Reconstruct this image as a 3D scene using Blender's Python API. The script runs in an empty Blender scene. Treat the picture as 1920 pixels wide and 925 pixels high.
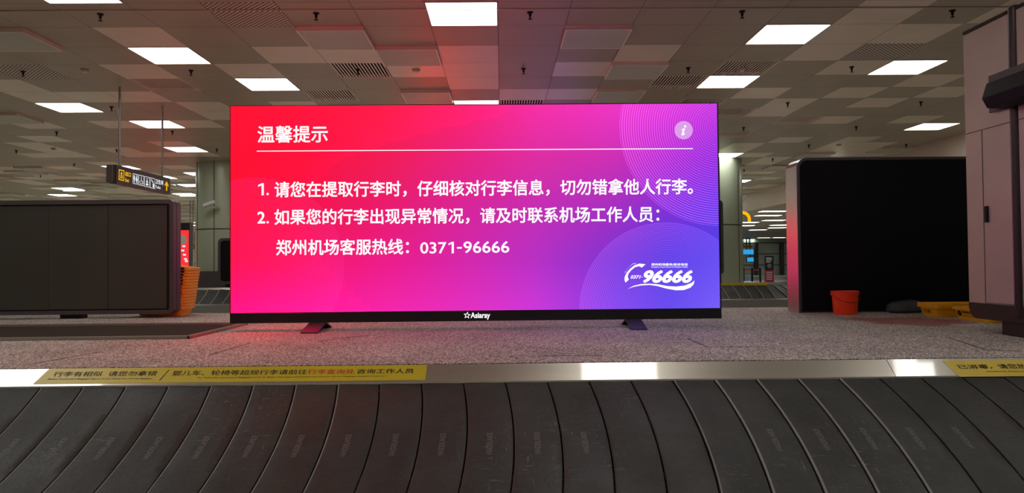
import bpy, bmesh, math, random
from mathutils import Vector, Matrix
random.seed(4)
SC = bpy.context.scene
COL = SC.collection
# ------------------------------------------------------------------ camera
F_PX, PITCH, YAW, ROLL, EYE = 1378.4, 0.0224, 0.0148, -0.00925, 1.5
cy, sy = math.cos(YAW), math.sin(YAW)
FWD = Vector((sy*math.cos(PITCH), cy*math.cos(PITCH), math.sin(PITCH)))
_r = Vector((cy, -sy, 0)); _u = _r.cross(FWD)
RGT = _r*math.cos(ROLL) + _u*math.sin(ROLL)
UPV = -_r*math.sin(ROLL) + _u*math.cos(ROLL)
cam_data = bpy.data.cameras.new('camera'); cam = bpy.data.objects.new('camera', cam_data); COL.objects.link(cam)
cam_data.sensor_width = 36; cam_data.lens = 36*F_PX/1920; cam_data.clip_end = 300
cam.matrix_world = Matrix(((RGT.x, UPV.x, -FWD.x, 0), (RGT.y, UPV.y, -FWD.y, 0), (RGT.z, UPV.z, -FWD.z, EYE), (0, 0, 0, 1)))
SC.camera = cam
def ray(x, y): return FWD + RGT*((x-960)/F_PX) - UPV*((y-462.5)/F_PX)
def at_y(x, y, Y): d = ray(x, y); t = Y/d.y; return Vector((d.x*t, Y, EYE+d.z*t))
def at_z(x, y, Z): d = ray(x, y); t = (Z-EYE)/d.z; return Vector((d.x*t, d.y*t, Z))
def at_x(x, y, X): d = ray(x, y); t = X/d.x; return Vector((X, d.y*t, EYE+d.z*t))
# ------------------------------------------------------------------ world, exposure, brightness of the lamps
w = bpy.data.worlds.new('world'); SC.world = w; w.use_nodes = True
w.node_tree.nodes['Background'].inputs[0].default_value = (0.6, 0.7, 0.6, 1)
w.node_tree.nodes['Background'].inputs[1].default_value = 0.02
SC.view_settings.view_transform = 'Standard'; SC.view_settings.look = 'None'
SC.view_settings.exposure = 0.0; SC.view_settings.gamma = 1.0; SC.view_settings.use_curve_mapping = False
SC.cycles.use_denoising = True
SC.cycles.max_bounces = 8; SC.cycles.diffuse_bounces = 5; SC.cycles.glossy_bounces = 4
SC.cycles.sample_clamp_indirect = 6.0
LAMP = 9.5            # radiance of the ceiling panels
LED = 1.05            # radiance of the big screen

# ------------------------------------------------------------------ materials
def srgb(r, g, b):
    f = lambda c: (c/255/12.92) if c/255 <= .04045 else ((c/255+.055)/1.055)**2.4
    return (f(r), f(g), f(b), 1)
def nodes(name):
    m = bpy.data.materials.new(name); m.use_nodes = True
    return m, m.node_tree, m.node_tree.nodes['Principled BSDF']
def mat(name, c, rough=.5, metal=0, var=0, scale=8, bump=0, bscale=80, spec=.5, stretch=None):
    m, t, b = nodes(name)
    b.inputs['Base Color'].default_value = c
    b.inputs['Roughness'].default_value = rough; b.inputs['Metallic'].default_value = metal
    b.inputs['Specular IOR Level'].default_value = spec
    tc = t.nodes.new('ShaderNodeTexCoord'); src = tc.outputs['Object']
    if stretch:
        mp = t.nodes.new('ShaderNodeMapping'); mp.inputs['Scale'].default_value = stretch
        t.links.new(src, mp.inputs[0]); src = mp.outputs[0]
    if var:
        n = t.nodes.new('ShaderNodeTexNoise'); n.inputs['Scale'].default_value = scale; n.inputs['Detail'].default_value = 5
        t.links.new(src, n.inputs['Vector'])
        r = t.nodes.new('ShaderNodeMapRange'); r.inputs[1].default_value = .3; r.inputs[2].default_value = .7
        r.inputs[3].default_value = 1-var; r.inputs[4].default_value = 1+var
        t.links.new(n.outputs[0], r.inputs[0])
        h = t.nodes.new('ShaderNodeVectorMath'); h.operation = 'SCALE'; h.inputs[0].default_value = c[:3]
        t.links.new(r.outputs[0], h.inputs['Scale']); t.links.new(h.outputs[0], b.inputs['Base Color'])
    if bump:
        n = t.nodes.new('ShaderNodeTexNoise'); n.inputs['Scale'].default_value = bscale; n.inputs['Detail'].default_value = 4
        t.links.new(src, n.inputs['Vector'])
        bp = t.nodes.new('ShaderNodeBump'); bp.inputs['Strength'].default_value = bump; bp.inputs['Distance'].default_value = .02
        t.links.new(n.outputs[0], bp.inputs['Height']); t.links.new(bp.outputs[0], b.inputs['Normal'])
    return m
def emis(name, c, s):
    m, t, b = nodes(name)
    b.inputs['Base Color'].default_value = (0, 0, 0, 1); b.inputs['Specular IOR Level'].default_value = 0
    b.inputs['Emission Color'].default_value = c; b.inputs['Emission Strength'].default_value = s
    return m
M = {}
M['tile_dark'] = mat('ceiling tile grey', srgb(170, 162, 142), .42, .1, .06, 1.5)
M['tile_light'] = mat('ceiling tile pale', srgb(228, 219, 199), .36, .12, .05, 1.5)
M['tile_recess'] = mat('ceiling tile recessed', srgb(186, 192, 178), .45, .0, .05, 1.5)
M['tile_edge'] = mat('ceiling tile rim', srgb(255, 250, 240), .4, .1)
M['joint'] = mat('ceiling joint', srgb(70, 64, 58), .6)
M['rail'] = mat('ceiling rail', srgb(190, 185, 170), .4, .2)
M['steel'] = mat('brushed steel', srgb(172, 164, 152), .27, .92, .04, 3, .35, 1.6)
M['cab_steel'] = mat('brushed cabinet steel', srgb(186, 172, 160), .5, .9, .05, 3, .1, 1.6)
M['steel_dim'] = mat('satin steel', srgb(150, 150, 143), .38, .8, .05, 5)
M['aluminium'] = mat('scuffed aluminium', srgb(172, 164, 150), .35, .65, .08, 3, .0, 30, stretch=(.2, 2, 2))
_b = M['aluminium'].node_tree.nodes['Principled BSDF']; _b.inputs['Coat Weight'].default_value = 1; _b.inputs['Coat Roughness'].default_value = .06; _b.inputs['Coat IOR'].default_value = 1.65
M['gunmetal'] = mat('dark grey painted metal', srgb(80, 74, 74), .42, .3)
M['black'] = mat('black plastic', srgb(16, 15, 16), .55, spec=.25)
M['blackmatt'] = mat('unlit black display', srgb(14, 14, 15), .6, 0, .05, 2, spec=.15)
M['panel'] = mat('unlit led panel', srgb(64, 63, 54), .5, 0, .07, 1.2, spec=.35)
M['void'] = mat('dark duct', srgb(6, 6, 6), .9, spec=.0)
M['seam'] = mat('panel seam', srgb(14, 13, 13), .7)
M['frame_dark'] = mat('display frame', srgb(13, 11, 13), .35)
M['bronze'] = mat('dark bronze metal', srgb(58, 48, 45), .32, .6)
M['rubber_edge'] = mat('rubber edge highlight', srgb(128, 126, 118), .5, 0, .15, 20)  # pale tone puts the slat edge highlight into the colour
M['emboss'] = mat('moulded lettering', srgb(118, 115, 108), .5)
M['sticker'] = mat('yellow sticker', srgb(214, 186, 44), .38, 0, .04, 3)
M['ink'] = mat('black ink', srgb(48, 30, 16), .6)
M['ink_red'] = mat('red ink', srgb(205, 70, 22), .6)
M['tray'] = mat('yellow tray plastic', srgb(240, 172, 22), .42, 0, .06, 10)
M['bucket'] = mat('red bucket plastic', srgb(252, 66, 22), .35)
M['bucket_in'] = mat('bucket handle', srgb(150, 30, 12), .4)
M['column'] = mat('pale green enamel panel', srgb(176, 186, 160), .32, .1, .03, 1)
M['wall'] = mat('wall paint', srgb(190, 188, 175), .6, 0, .05, .5)
M['fascia'] = mat('bulkhead paint', srgb(205, 192, 176), .5, 0, .04, .6)
M['hall_floor'] = mat('polished floor', srgb(198, 190, 174), .25, 0, .08, .6)
M['glass'] = mat('frosted glass panel', srgb(165, 180, 165), .15, 0, .05, .4)
M['mullion'] = mat('dark mullion', srgb(50, 46, 44), .5)
M['greycloth'] = mat('grey bag', srgb(62, 66, 66), .6, 0, .15, 12)
M['white'] = mat('white paint', srgb(205, 205, 198), .4)
M['lamp'] = emis('lit light panel', (1, 1, .98, 1), LAMP)
M['txt'] = emis('screen white', (.97, .97, 1, 1), 1.05)
M['badge'] = emis('screen lilac', srgb(222, 160, 235), 1.0)
M['sign_yellow'] = emis('sign yellow', srgb(255, 190, 10), .95)
M['sign_white'] = emis('sign white', (.85, .92, .95, 1), .9)
M['sign_dark'] = mat('sign housing', srgb(58, 48, 47), .4)
M['red_lit'] = emis('lit red poster', srgb(245, 48, 55), 1.2)
M['blue_lit'] = emis('lit blue monitor', srgb(50, 160, 225), 1.0)
M['green_lit'] = emis('lit green sign', srgb(40, 150, 110), .7)
M['maroon'] = mat('magenta board', srgb(165, 30, 70), .5)
M['navy'] = mat('navy board', srgb(30, 28, 42), .5)
M['redbelt'] = mat('red barrier tape', srgb(200, 60, 50), .6)

def carpet_material():
    m, t, b = nodes('speckled island carpet'); L = t.links.new; N = t.nodes.new
    tc = N('ShaderNodeTexCoord')
    n1 = N('ShaderNodeTexNoise'); n1.inputs['Scale'].default_value = 95; n1.inputs['Detail'].default_value = 3; L(tc.outputs['Object'], n1.inputs['Vector'])
    r1 = N('ShaderNodeValToRGB'); e = r1.color_ramp.elements
    e[0].position = .36; e[0].color = srgb(62, 56, 50); e[1].position = .66; e[1].color = srgb(255, 250, 240)
    q = e.new(.46); q.color = srgb(152, 142, 131); q = e.new(.58); q.color = srgb(196, 185, 172)
    L(n1.outputs[0], r1.inputs[0])
    n2 = N('ShaderNodeTexNoise'); n2.inputs['Scale'].default_value = 1.6; n2.inputs['Detail'].default_value = 6; L(tc.outputs['Object'], n2.inputs['Vector'])
    mr = N('ShaderNodeMapRange'); mr.inputs[1].default_value = .3; mr.inputs[2].default_value = .7; mr.inputs[3].default_value = .82; mr.inputs[4].default_value = 1.12
    L(n2.outputs[0], mr.inputs[0])
    sc = N('ShaderNodeVectorMath'); sc.operation = 'SCALE'; L(r1.outputs[0], sc.inputs[0]); L(mr.outputs[0], sc.inputs['Scale'])
    # short dark scuffs, long in X
    mp = N('ShaderNodeMapping'); mp.inputs['Scale'].default_value = (1.0, 7.0, 1); L(tc.outputs['Object'], mp.inputs[0])
    n3 = N('ShaderNodeTexNoise'); n3.inputs['Scale'].default_value = 5.5; n3.inputs['Detail'].default_value = 8; n3.inputs['Roughness'].default_value = .75; L(mp.outputs[0], n3.inputs['Vector'])
    r3 = N('ShaderNodeMapRange'); r3.inputs[1].default_value = .685; r3.inputs[2].default_value = .72; r3.inputs[3].default_value = 0; r3.inputs[4].default_value = .75; L(n3.outputs[0], r3.inputs[0])
    mx = N('ShaderNodeMix'); mx.data_type = 'RGBA'; L(r3.outputs[0], mx.inputs[0]); L(sc.outputs[0], mx.inputs[6]); mx.inputs[7].default_value = srgb(52, 44, 40)
    # reddish-brown patch by the trays
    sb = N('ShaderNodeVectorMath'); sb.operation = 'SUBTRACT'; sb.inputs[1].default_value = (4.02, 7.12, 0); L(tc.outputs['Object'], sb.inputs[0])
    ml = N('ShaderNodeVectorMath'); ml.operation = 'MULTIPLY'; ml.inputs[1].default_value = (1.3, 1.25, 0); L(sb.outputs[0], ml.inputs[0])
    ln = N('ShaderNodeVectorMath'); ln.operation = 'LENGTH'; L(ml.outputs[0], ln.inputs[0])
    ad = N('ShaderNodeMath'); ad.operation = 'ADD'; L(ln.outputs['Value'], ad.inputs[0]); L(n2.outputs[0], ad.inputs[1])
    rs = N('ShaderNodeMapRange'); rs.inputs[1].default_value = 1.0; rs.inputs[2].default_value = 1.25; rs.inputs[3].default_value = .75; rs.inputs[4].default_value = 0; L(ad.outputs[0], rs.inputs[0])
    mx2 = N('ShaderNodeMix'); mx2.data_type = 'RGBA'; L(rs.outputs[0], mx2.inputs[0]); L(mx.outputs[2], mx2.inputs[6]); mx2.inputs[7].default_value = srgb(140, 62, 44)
    L(mx2.outputs[2], b.inputs['Base Color']); b.inputs['Roughness'].default_value = .85; b.inputs['Specular IOR Level'].default_value = .2
    bp = N('ShaderNodeBump'); bp.inputs['Strength'].default_value = .35; bp.inputs['Distance'].default_value = .01; L(n1.outputs[0], bp.inputs['Height']); L(bp.outputs[0], b.inputs['Normal'])
    return m
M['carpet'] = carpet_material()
def rubber_material():
    m, t, b = nodes('worn rubber slat'); L = t.links.new; N = t.nodes.new
    ge = N('ShaderNodeNewGeometry'); P = ge.outputs['Position']
    def noise(sc, det, rough, mapping=None, rot=None):
        src = P
        if mapping:
            mp = N('ShaderNodeMapping'); mp.inputs['Scale'].default_value = mapping; mp.inputs['Rotation'].default_value = rot or (0, 0, 0); L(P, mp.inputs[0]); src = mp.outputs[0]
        n = N('ShaderNodeTexNoise'); n.inputs['Scale'].default_value = sc; n.inputs['Detail'].default_value = det; n.inputs['Roughness'].default_value = rough; L(src, n.inputs['Vector']); return n.outputs[0]
    def rng_(src, a, b_, c, d):
        r = N('ShaderNodeMapRange'); r.inputs[1].default_value = a; r.inputs[2].default_value = b_; r.inputs[3].default_value = c; r.inputs[4].default_value = d; L(src, r.inputs[0]); return r.outputs[0]
    def mul(a, c):
        q = N('ShaderNodeMath'); q.operation = 'MULTIPLY'; L(a, q.inputs[0])
        if isinstance(c, (int, float)): q.inputs[1].default_value = c
        else: L(c, q.inputs[1])
        return q.outputs[0]
    blot = rng_(noise(3.2, 5, .6), .3, .7, .75, 1.3)
    grain = rng_(noise(60, 4, .6), .3, .7, .85, 1.15)
    base = N('ShaderNodeVectorMath'); base.operation = 'SCALE'; base.inputs[0].default_value = srgb(54, 55, 51)[:3]; L(mul(blot, grain), base.inputs['Scale'])
    # scratches run in two directions, only in patches that are worn
    s1 = rng_(noise(9, 3, .7, (1, 7, 7), (0, 0, .9)), .62, .69, 0, 1); s2 = rng_(noise(11, 3, .7, (8, 1.2, 1.2), (0, 0, .5)), .63, .70, 0, 1)
    ad = N('ShaderNodeMath'); ad.operation = 'MAXIMUM'; L(s1, ad.inputs[0]); L(s2, ad.inputs[1])
    patch = rng_(noise(1.3, 2, .5), .5, .62, .04, 1)
    amt = mul(mul(ad.outputs[0], patch), .42)
    mx = N('ShaderNodeMix'); mx.data_type = 'RGBA'; L(amt, mx.inputs[0]); L(base.outputs[0], mx.inputs[6]); mx.inputs[7].default_value = srgb(150, 146, 136)
    L(mx.outputs[2], b.inputs['Base Color'])
    L(rng_(noise(2.2, 4, .6), .35, .65, .36, .6), b.inputs['Roughness']); b.inputs['Specular IOR Level'].default_value = .32
    bp = N('ShaderNodeBump'); bp.inputs['Strength'].default_value = .25; bp.inputs['Distance'].default_value = .01; L(noise(40, 4, .6), bp.inputs['Height']); L(bp.outputs[0], b.inputs['Normal'])
    return m
M['rubber'] = rubber_material()

def mesh_tile_material():
    m, t, b = nodes('perforated metal tile'); L = t.links.new; N = t.nodes.new
    tc = N('ShaderNodeTexCoord'); v = N('ShaderNodeTexVoronoi'); v.inputs['Scale'].default_value = 22; v.inputs['Randomness'].default_value = 0
    mp = N('ShaderNodeMapping'); mp.inputs['Rotation'].default_value = (0, 0, math.radians(45)); mp.inputs['Scale'].default_value = (1, 1, 0)
    L(tc.outputs['Object'], mp.inputs[0]); L(mp.outputs[0], v.inputs['Vector'])
    r = N('ShaderNodeMapRange'); r.inputs[1].default_value = .37; r.inputs[2].default_value = .42; L(v.outputs['Distance'], r.inputs[0])
    mx = N('ShaderNodeMix'); mx.data_type = 'RGBA'; L(r.outputs[0], mx.inputs[0]); mx.inputs[6].default_value = srgb(8, 8, 7); mx.inputs[7].default_value = srgb(228, 219, 200)
    L(mx.outputs[2], b.inputs['Base Color']); b.inputs['Roughness'].default_value = .5
    return m
M['perforated'] = mesh_tile_material()

# ------------------------------------------------------------------ object helpers
def tag(o, label=None, cat=None, group=None, kind=None):
    if label: o['label'] = label
    if cat: o['category'] = cat
    if group: o['group'] = group
    if kind: o['kind'] = kind
    return o
def empty(name, loc, label=None, cat=None, group=None, rz=0):
    o = bpy.data.objects.new(name, None); COL.objects.link(o); o.location = loc; o.rotation_euler.z = rz
    o.empty_display_size = .1
    return tag(o, label, cat, group)
def copy_tree(o, parent=None):
    c = o.copy(); COL.objects.link(c)
    if parent: c.parent = parent
    for ch in list(o.children): copy_tree(ch, c)
    return c
class MB:
    def __init__(s): s.v = []; s.f = []; s.m = []
    def quad(s, pts, mi=0):
        n = len(s.v); s.v += [tuple(p) for p in pts]; s.f.append(tuple(range(n, n+len(pts)))); s.m.append(mi); return s
    def box(s, x0, x1, y0, y1, z0, z1, mi=0):
        n = len(s.v)
        s.v += [(x0,y0,z0),(x1,y0,z0),(x1,y1,z0),(x0,y1,z0),(x0,y0,z1),(x1,y0,z1),(x1,y1,z1),(x0,y1,z1)]
        for q in ((0,3,2,1),(4,5,6,7),(0,1,5,4),(1,2,6,5),(2,3,7,6),(3,0,4,7)):
            s.f.append(tuple(n+k for k in q)); s.m.append(mi)
        return s
    def prism(s, poly, a, b, axis='y', mi=0):
        # poly in the plane normal to axis: y -> (x,z), x -> (y,z), z -> (x,y)
        def P(p, t): return {'y': (p[0], t, p[1]), 'x': (t, p[0], p[1]), 'z': (p[0], p[1], t)}[axis]
        n = len(s.v); k = len(poly)
        s.v += [P(p, a) for p in poly] + [P(p, b) for p in poly]
        s.f.append(tuple(range(n, n+k))); s.m.append(mi)
        s.f.append(tuple(range(n+2*k-1, n+k-1, -1))); s.m.append(mi)
        for i in range(k):
            j = (i+1) % k; s.f.append((n+i, n+k+i, n+k+j, n+j)); s.m.append(mi)
        return s
    def tube(s, pts, r, seg=10, mi=0, cap=True):
        pts = [Vector(p) for p in pts]; n0 = len(s.v)
        rr = r if isinstance(r, (list, tuple)) else [r]*len(pts)
        for i, p in enumerate(pts):
            d = (pts[min(i+1, len(pts)-1)] - pts[max(i-1, 0)]).normalized()
            a = Vector((0, 0, 1)) if abs(d.z) < .9 else Vector((1, 0, 0))
            e1 = d.cross(a).normalized(); e2 = d.cross(e1)
            for k in range(seg):
                t = 2*math.pi*k/seg; s.v.append(tuple(p + (e1*math.cos(t)+e2*math.sin(t))*rr[i]))
        for i in range(len(pts)-1):
            for k in range(seg):
                a = n0+i*seg+k; b = n0+i*seg+(k+1) % seg
                s.f.append((a, b, b+seg, a+seg)); s.m.append(mi)
        if cap:
            s.f.append(tuple(n0+k for k in reversed(range(seg)))); s.m.append(mi)
            s.f.append(tuple(n0+(len(pts)-1)*seg+k for k in range(seg))); s.m.append(mi)
        return s
    def lathe(s, prof, cx=0, cy_=0, seg=32, mi=0):
        n0 = len(s.v)
        for r, z in prof:
            for k in range(seg):
                t = 2*math.pi*k/seg; s.v.append((cx+r*math.cos(t), cy_+r*math.sin(t), z))
        for i in range(len(prof)-1):
            for k in range(seg):
                a = n0+i*seg+k; b = n0+i*seg+(k+1) % seg
                s.f.append((a, b, b+seg, a+seg)); s.m.append(mi)
        return s
    def build(s, name, mats, parent=None, bevel=0, smooth=False, seg=2, normals=True):
        me = bpy.data.meshes.new(name); me.from_pydata(s.v, [], s.f)
        if not isinstance(mats, (list, tuple)): mats = [mats]
        for m in mats: me.materials.append(m)
        me.polygons.foreach_set('material_index', s.m)
        if normals:
            bm = bmesh.new(); bm.from_mesh(me); bmesh.ops.recalc_face_normals(bm, faces=bm.faces); bm.to_mesh(me); bm.free()
        if smooth: me.polygons.foreach_set('use_smooth', [True]*len(me.polygons))
        me.update()
        o = bpy.data.objects.new(name, me); COL.objects.link(o)
        if parent: o.parent = parent
        if bevel:
            b = o.modifiers.new('b', 'BEVEL'); b.width = bevel; b.segments = seg; b.limit_method = 'ANGLE'; b.angle_limit = math.radians(40)
        if smooth:
            wn = o.modifiers.new('e', 'EDGE_SPLIT'); wn.split_angle = math.radians(38)
        return o
def rrect(x0, x1, z0, z1, r, n=6, corners=(1, 1, 1, 1)):
    # corners: bottom-left, bottom-right, top-right, top-left
    out = []
    for k, (cx, cz, a0) in enumerate(((x0+r, z0+r, 180), (x1-r, z0+r, 270), (x1-r, z1-r, 0), (x0+r, z1-r, 90))):
        if corners[k]:
            for i in range(n+1):
                a = math.radians(a0+90*i/n); out.append((cx+r*math.cos(a), cz+r*math.sin(a)))
        else: out.append([(x0, z0), (x1, z0), (x1, z1), (x0, z1)][k])
    return out
def ring_prism(mb, outer, inner, a, b, axis='y', mi=0):
    def P(p, t): return {'y': (p[0], t, p[1]), 'x': (t, p[0], p[1]), 'z': (p[0], p[1], t)}[axis]
    k = len(outer); n = len(mb.v)
    mb.v += [P(p, a) for p in outer]+[P(p, a) for p in inner]+[P(p, b) for p in outer]+[P(p, b) for p in inner]
    for i in range(k):
        j = (i+1) % k
        for q in ((i, j, k+j, k+i), (2*k+i, 3*k+i, 3*k+j, 2*k+j), (i, 2*k+i, 2*k+j, j), (k+i, k+j, 3*k+j, 3*k+i)):
            mb.f.append(tuple(n+x for x in q)); mb.m.append(mi)
    return mb
_tc = {}; _dim = {}
def text_geo(s, bold=0, shear=0.0, res=2):
    key = (s, bold, shear, res)
    if key in _tc: return _tc[key]
    c = bpy.data.curves.new('t', 'FONT'); c.body = s; c.size = 1; c.resolution_u = res; c.offset = bold; c.shear = shear; c.fill_mode = 'FRONT' if False else 'BOTH'
    o = bpy.data.objects.new('t', c); COL.objects.link(o)
    dg = bpy.context.evaluated_depsgraph_get(); me = bpy.data.meshes.new_from_object(o.evaluated_get(dg))
    bpy.data.objects.remove(o); bpy.data.curves.remove(c)
    vs = [v.co.copy() for v in me.vertices]; fs = [tuple(p.vertices) for p in me.polygons]
    bpy.data.meshes.remove(me)
    x0 = min(v.x for v in vs); x1 = max(v.x for v in vs); y0 = min(v.y for v in vs); y1 = max(v.y for v in vs)
    _dim[key] = (x1-x0, y1-y0); g = ([((v.x-x0)/(x1-x0), (v.y-y0)/(y1-y0)) for v in vs], fs); _tc[key] = g; return g
def text(name, s, fn, m, parent, bold=0.0, shear=0.0, res=2, label=None, aspect=None):
    """fn maps (u, v) in 0..1 of the ink box to a point in the parent's space; bold = stroke widening in em"""
    uv, fs = text_geo(s, 0, shear, res)
    W, Hh = _dim[(s, 0, shear, res)]; k = len(uv); V = []; Fc = []
    shifts = [(0, 0)] if not bold else [(bold*math.cos(q*math.pi/4)/W, bold*math.sin(q*math.pi/4)/Hh) for q in range(8)]
    bu, bv = (bold/W, bold/Hh) if bold else (0, 0)
    for q, (du, dv) in enumerate(shifts):
        for u, v in uv: V.append(tuple(fn((u+du+bu)/(1+2*bu), (v+dv+bv)/(1+2*bv))))
        Fc += [tuple(i+q*k for i in f) for f in fs]
    me = bpy.data.meshes.new(name); me.from_pydata(V, [], Fc); me.materials.append(m)
    if len(shifts) > 1:
        n = Vector((0, 0, 0))
        for p in me.polygons[:40]: n += p.normal*p.area
        n.normalize()
        for q in range(8):
            for i in range(k): me.vertices[q*k+i].co += n*(q*.00004)
    o = bpy.data.objects.new(name, me); COL.objects.link(o)
    if parent: o.parent = parent
    if label: o['label'] = label
    return o
def struct(o): o['kind'] = 'structure'; return o

# ------------------------------------------------------------------ ceiling grid
CM, COX, COY, CZ = .8498, -.0116, 8.3689, 4.5
FAR = 84.0
I0, I1, J0, J1 = -36, 13, -19, 89
def cx_(i): return COX+CM*i
def cy_j(j): return COY+CM*j
PALE = {(-13,10),(-12,8),(-10,4),(-10,5),(-10,8),(-10,11),(-9,5),(-8,5),(-8,8),(-7,3),(-7,6),(-7,7),(-6,1),(-5,3),(-5,6),(-4,2),(-3,2),(-2,3),(-1,2),(-1,3),(-1,4),(0,5),(1,3),(1,5),(2,2),(5,0),(5,1),(5,2),(5,5),(6,1),(6,3),(6,6),(6,7),(7,0),(7,5),(8,4),(8,6),(8,8),(8,11),(9,5),(10,8),(10,11)}
RECESS = {(-12,7),(-8,1),(-3,1),(-2,2),(-2,5),(1,1),(2,3),(2,5)}
VENT = [(-7,4),(-4,5),(-3,3),(0,6),(3,4),(4,3),(4,6),(5,7),(6,10),(7,8)]
PERF = [(-9,3),(-4,0),(6,2)]
LIGHTS = [(-1,0),(4,1),(-6,2),(7,3),(4,4),(-5,4),(-10,6),(-1,6),(-9,8),(11,9),(-10,12),(7,14),(-14,16),(-14,19),(-14,22),(-20,23),(-6,-1)]
HID = [(1,-5),(-7,-5),(-6,-5),(5,-5),(-12,-3),(10,-2),(-3,-8),(-9,-8),(3,-8),(8,-9),(0,-13),(-6,-13),(6,-13),(-12,-13),(11,-14),(-4,-17),(3,-17),(-17,2),(-16,9),(-22,6),(-21,14),(12,4),(2,10),(0,15),(-5,18),(5,19),(-16,-8),(-16,-15),(-26,0),(-24,-9)]
random.seed(11)
for j in range(17, 86, 4):
    for i in range(-33, 12, 6):
        a = (i+((j*7) % 5)-1, j+(i % 2))
        if a[1] < 26 and -23 < a[0] < -12: continue
        if a[0] > 12: continue
        HID.append(a)
lights = list(dict.fromkeys(LIGHTS+HID))
special = set(lights) | set(VENT) | set(PERF)
mb = MB(); rng = random.Random(5)
g = .003; RD = .05
for j in range(J0, J1):
    for i in range(I0, I1):
        x0, x1, y0, y1 = cx_(i), cx_(i+1), cy_j(j), cy_j(j+1)
        if (i, j) in special: continue
        known = -13 <= i <= 12 and -1 <= j <= 11
        pale = (i, j) in PALE; rec = (i, j) in RECESS
        if not known:
            q = rng.random(); pale = q < .32; rec = .32 <= q < .42
        if rec:
            zd = CZ-RD; q = .012
            mb.quad([(x0+q,y0+q,zd),(x1-q,y0+q,zd),(x1-q,y1-q,zd),(x0+q,y1-q,zd)], 2)
            for a, b in (((x0,y0),(x1,y0)),((x1,y0),(x1,y1)),((x1,y1),(x0,y1)),((x0,y1),(x0,y0))): mb.quad([(*a,CZ+.01),(*b,CZ+.01),(*b,zd),(*a,zd)], 1)
            for bx in ((x0,x1,y0,y0+q),(x0,x1,y1-q,y1),(x0,x0+q,y0,y1),(x1-q,x1,y0,y1)): mb.box(*bx, zd-.004, zd+.004, 3)
        else:
            mb.quad([(x0+g,y0+g,CZ),(x1-g,y0+g,CZ),(x1-g,y1-g,CZ),(x0+g,y1-g,CZ)], 1 if pale else 0)
X0c, X1c, Y0c, Y1c = cx_(I0), cx_(I1), cy_j(J0), cy_j(J1)
mb.quad([(X0c,Y0c,CZ+.13),(X1c,Y0c,CZ+.13),(X1c,Y1c,CZ+.13),(X0c,Y1c,CZ+.13)], 4)
struct(mb.build('ceiling', [M['tile_dark'], M['tile_light'], M['tile_recess'], M['tile_edge'], M['joint']], normals=False))
# metal joint rail across the ceiling
ry = 8.6
struct(MB().box(-14, 11, ry-.01, ry+.01, CZ-.014, CZ).build('trim_1', M['rail']))
# lower ceiling on the right and its bulkhead
XR = X1c
struct(MB().box(XR, XR+.15, Y0c, Y1c, 3.73, CZ+.13).build('trim_2', M['fascia']))
struct(MB().box(XR+.15, 45, Y0c, Y1c, 3.73, 3.85).build('ceiling.001', M['tile_dark']))
# floors and walls
struct(MB().box(X0c, 45, Y0c, Y1c, -.2, 0).build('floor.001', M['hall_floor']))
struct(MB().box(X0c-.2, X0c, Y0c, Y1c, 0, CZ+.2).build('wall_left', M['wall']))
struct(MB().box(45, 45.2, Y0c, Y1c, 0, CZ+.2).build('wall_right', M['wall']))
struct(MB().box(X0c, 45, Y0c-.2, Y0c, 0, CZ+.2).build('wall_back', M['wall']))
struct(MB().box(X0c, 45, Y1c, Y1c+.2, 0, CZ+.2).build('wall_far', M['wall']))

# ------------------------------------------------------------------ ceiling lights
def make_light():
    r = empty('ceiling_light', (0, 0, 0))
    m = MB(); o = CM/2; i_ = CM/2-.016
    ring_prism(m, [(-o,-o),(o,-o),(o,o),(-o,o)], [(-i_,-i_),(i_,-i_),(i_,i_),(-i_,i_)], -.006, .06, 'z').box(-o, o, -o, o, .06, .07)
    m.build('frame', M['tile_dark'], r)
    MB().box(-i_, i_, -i_, i_, .004, .03).build('diffuser', M['lamp'], r)
    return r
near_txt = {
 (-1,0):'square light panel at the top centre of the photo, above the big screen',
 (4,1):'large light panel right of centre near the top edge, nearest on that side',
 (-6,2):'large light panel left of centre near the top, left of the big screen',
 (7,3):'light panel at upper right between the perforated tile and the steel cabinet',
 (4,4):'light panel above the top right corner of the big screen',
 (-5,4):'light panel above the top left corner of the big screen',
 (-10,6):'light panel at far left, left of the two sign rods',
 (-1,6):'light panel only peeking over the top middle edge of the big screen',
 (-9,8):'light panel crossed by the further rod of the hanging sign',
 (11,9):'light panel at right just left of the steel cabinet, above the black display',
 (-10,12):'light panel just left of the big screen, below the one crossed by a sign rod',
 (7,14):'light panel touching the right edge of the big screen above the column',
 (-14,16):'light panel right behind the near end of the hanging sign',
 (-14,19):'light panel behind the far end of the hanging sign',
 (-14,22):'light panel between hanging sign and left column',
 (-20,23):'light panel just above the top edge of the grey display at left',
 (-6,-1):'light panel cut by the top edge of the photo at upper left'}
lp = make_light(); first = True
for k, (i, j) in enumerate(lights):
    o = lp if first else copy_tree(lp); first = False
    o.location = (cx_(i+.5), cy_j(j+.5), CZ)
    if (i, j) in near_txt: tag(o, near_txt[(i, j)], 'ceiling light', 'square light panels in the ceiling')
    elif j > 12: tag(o, 'small bright light panel far back in the hall ceiling', 'ceiling light', 'far light panels of the hall ceiling')
    else: tag(o, 'square light panel of the hall ceiling outside the view', 'ceiling light', 'light panels outside the view')
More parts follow.
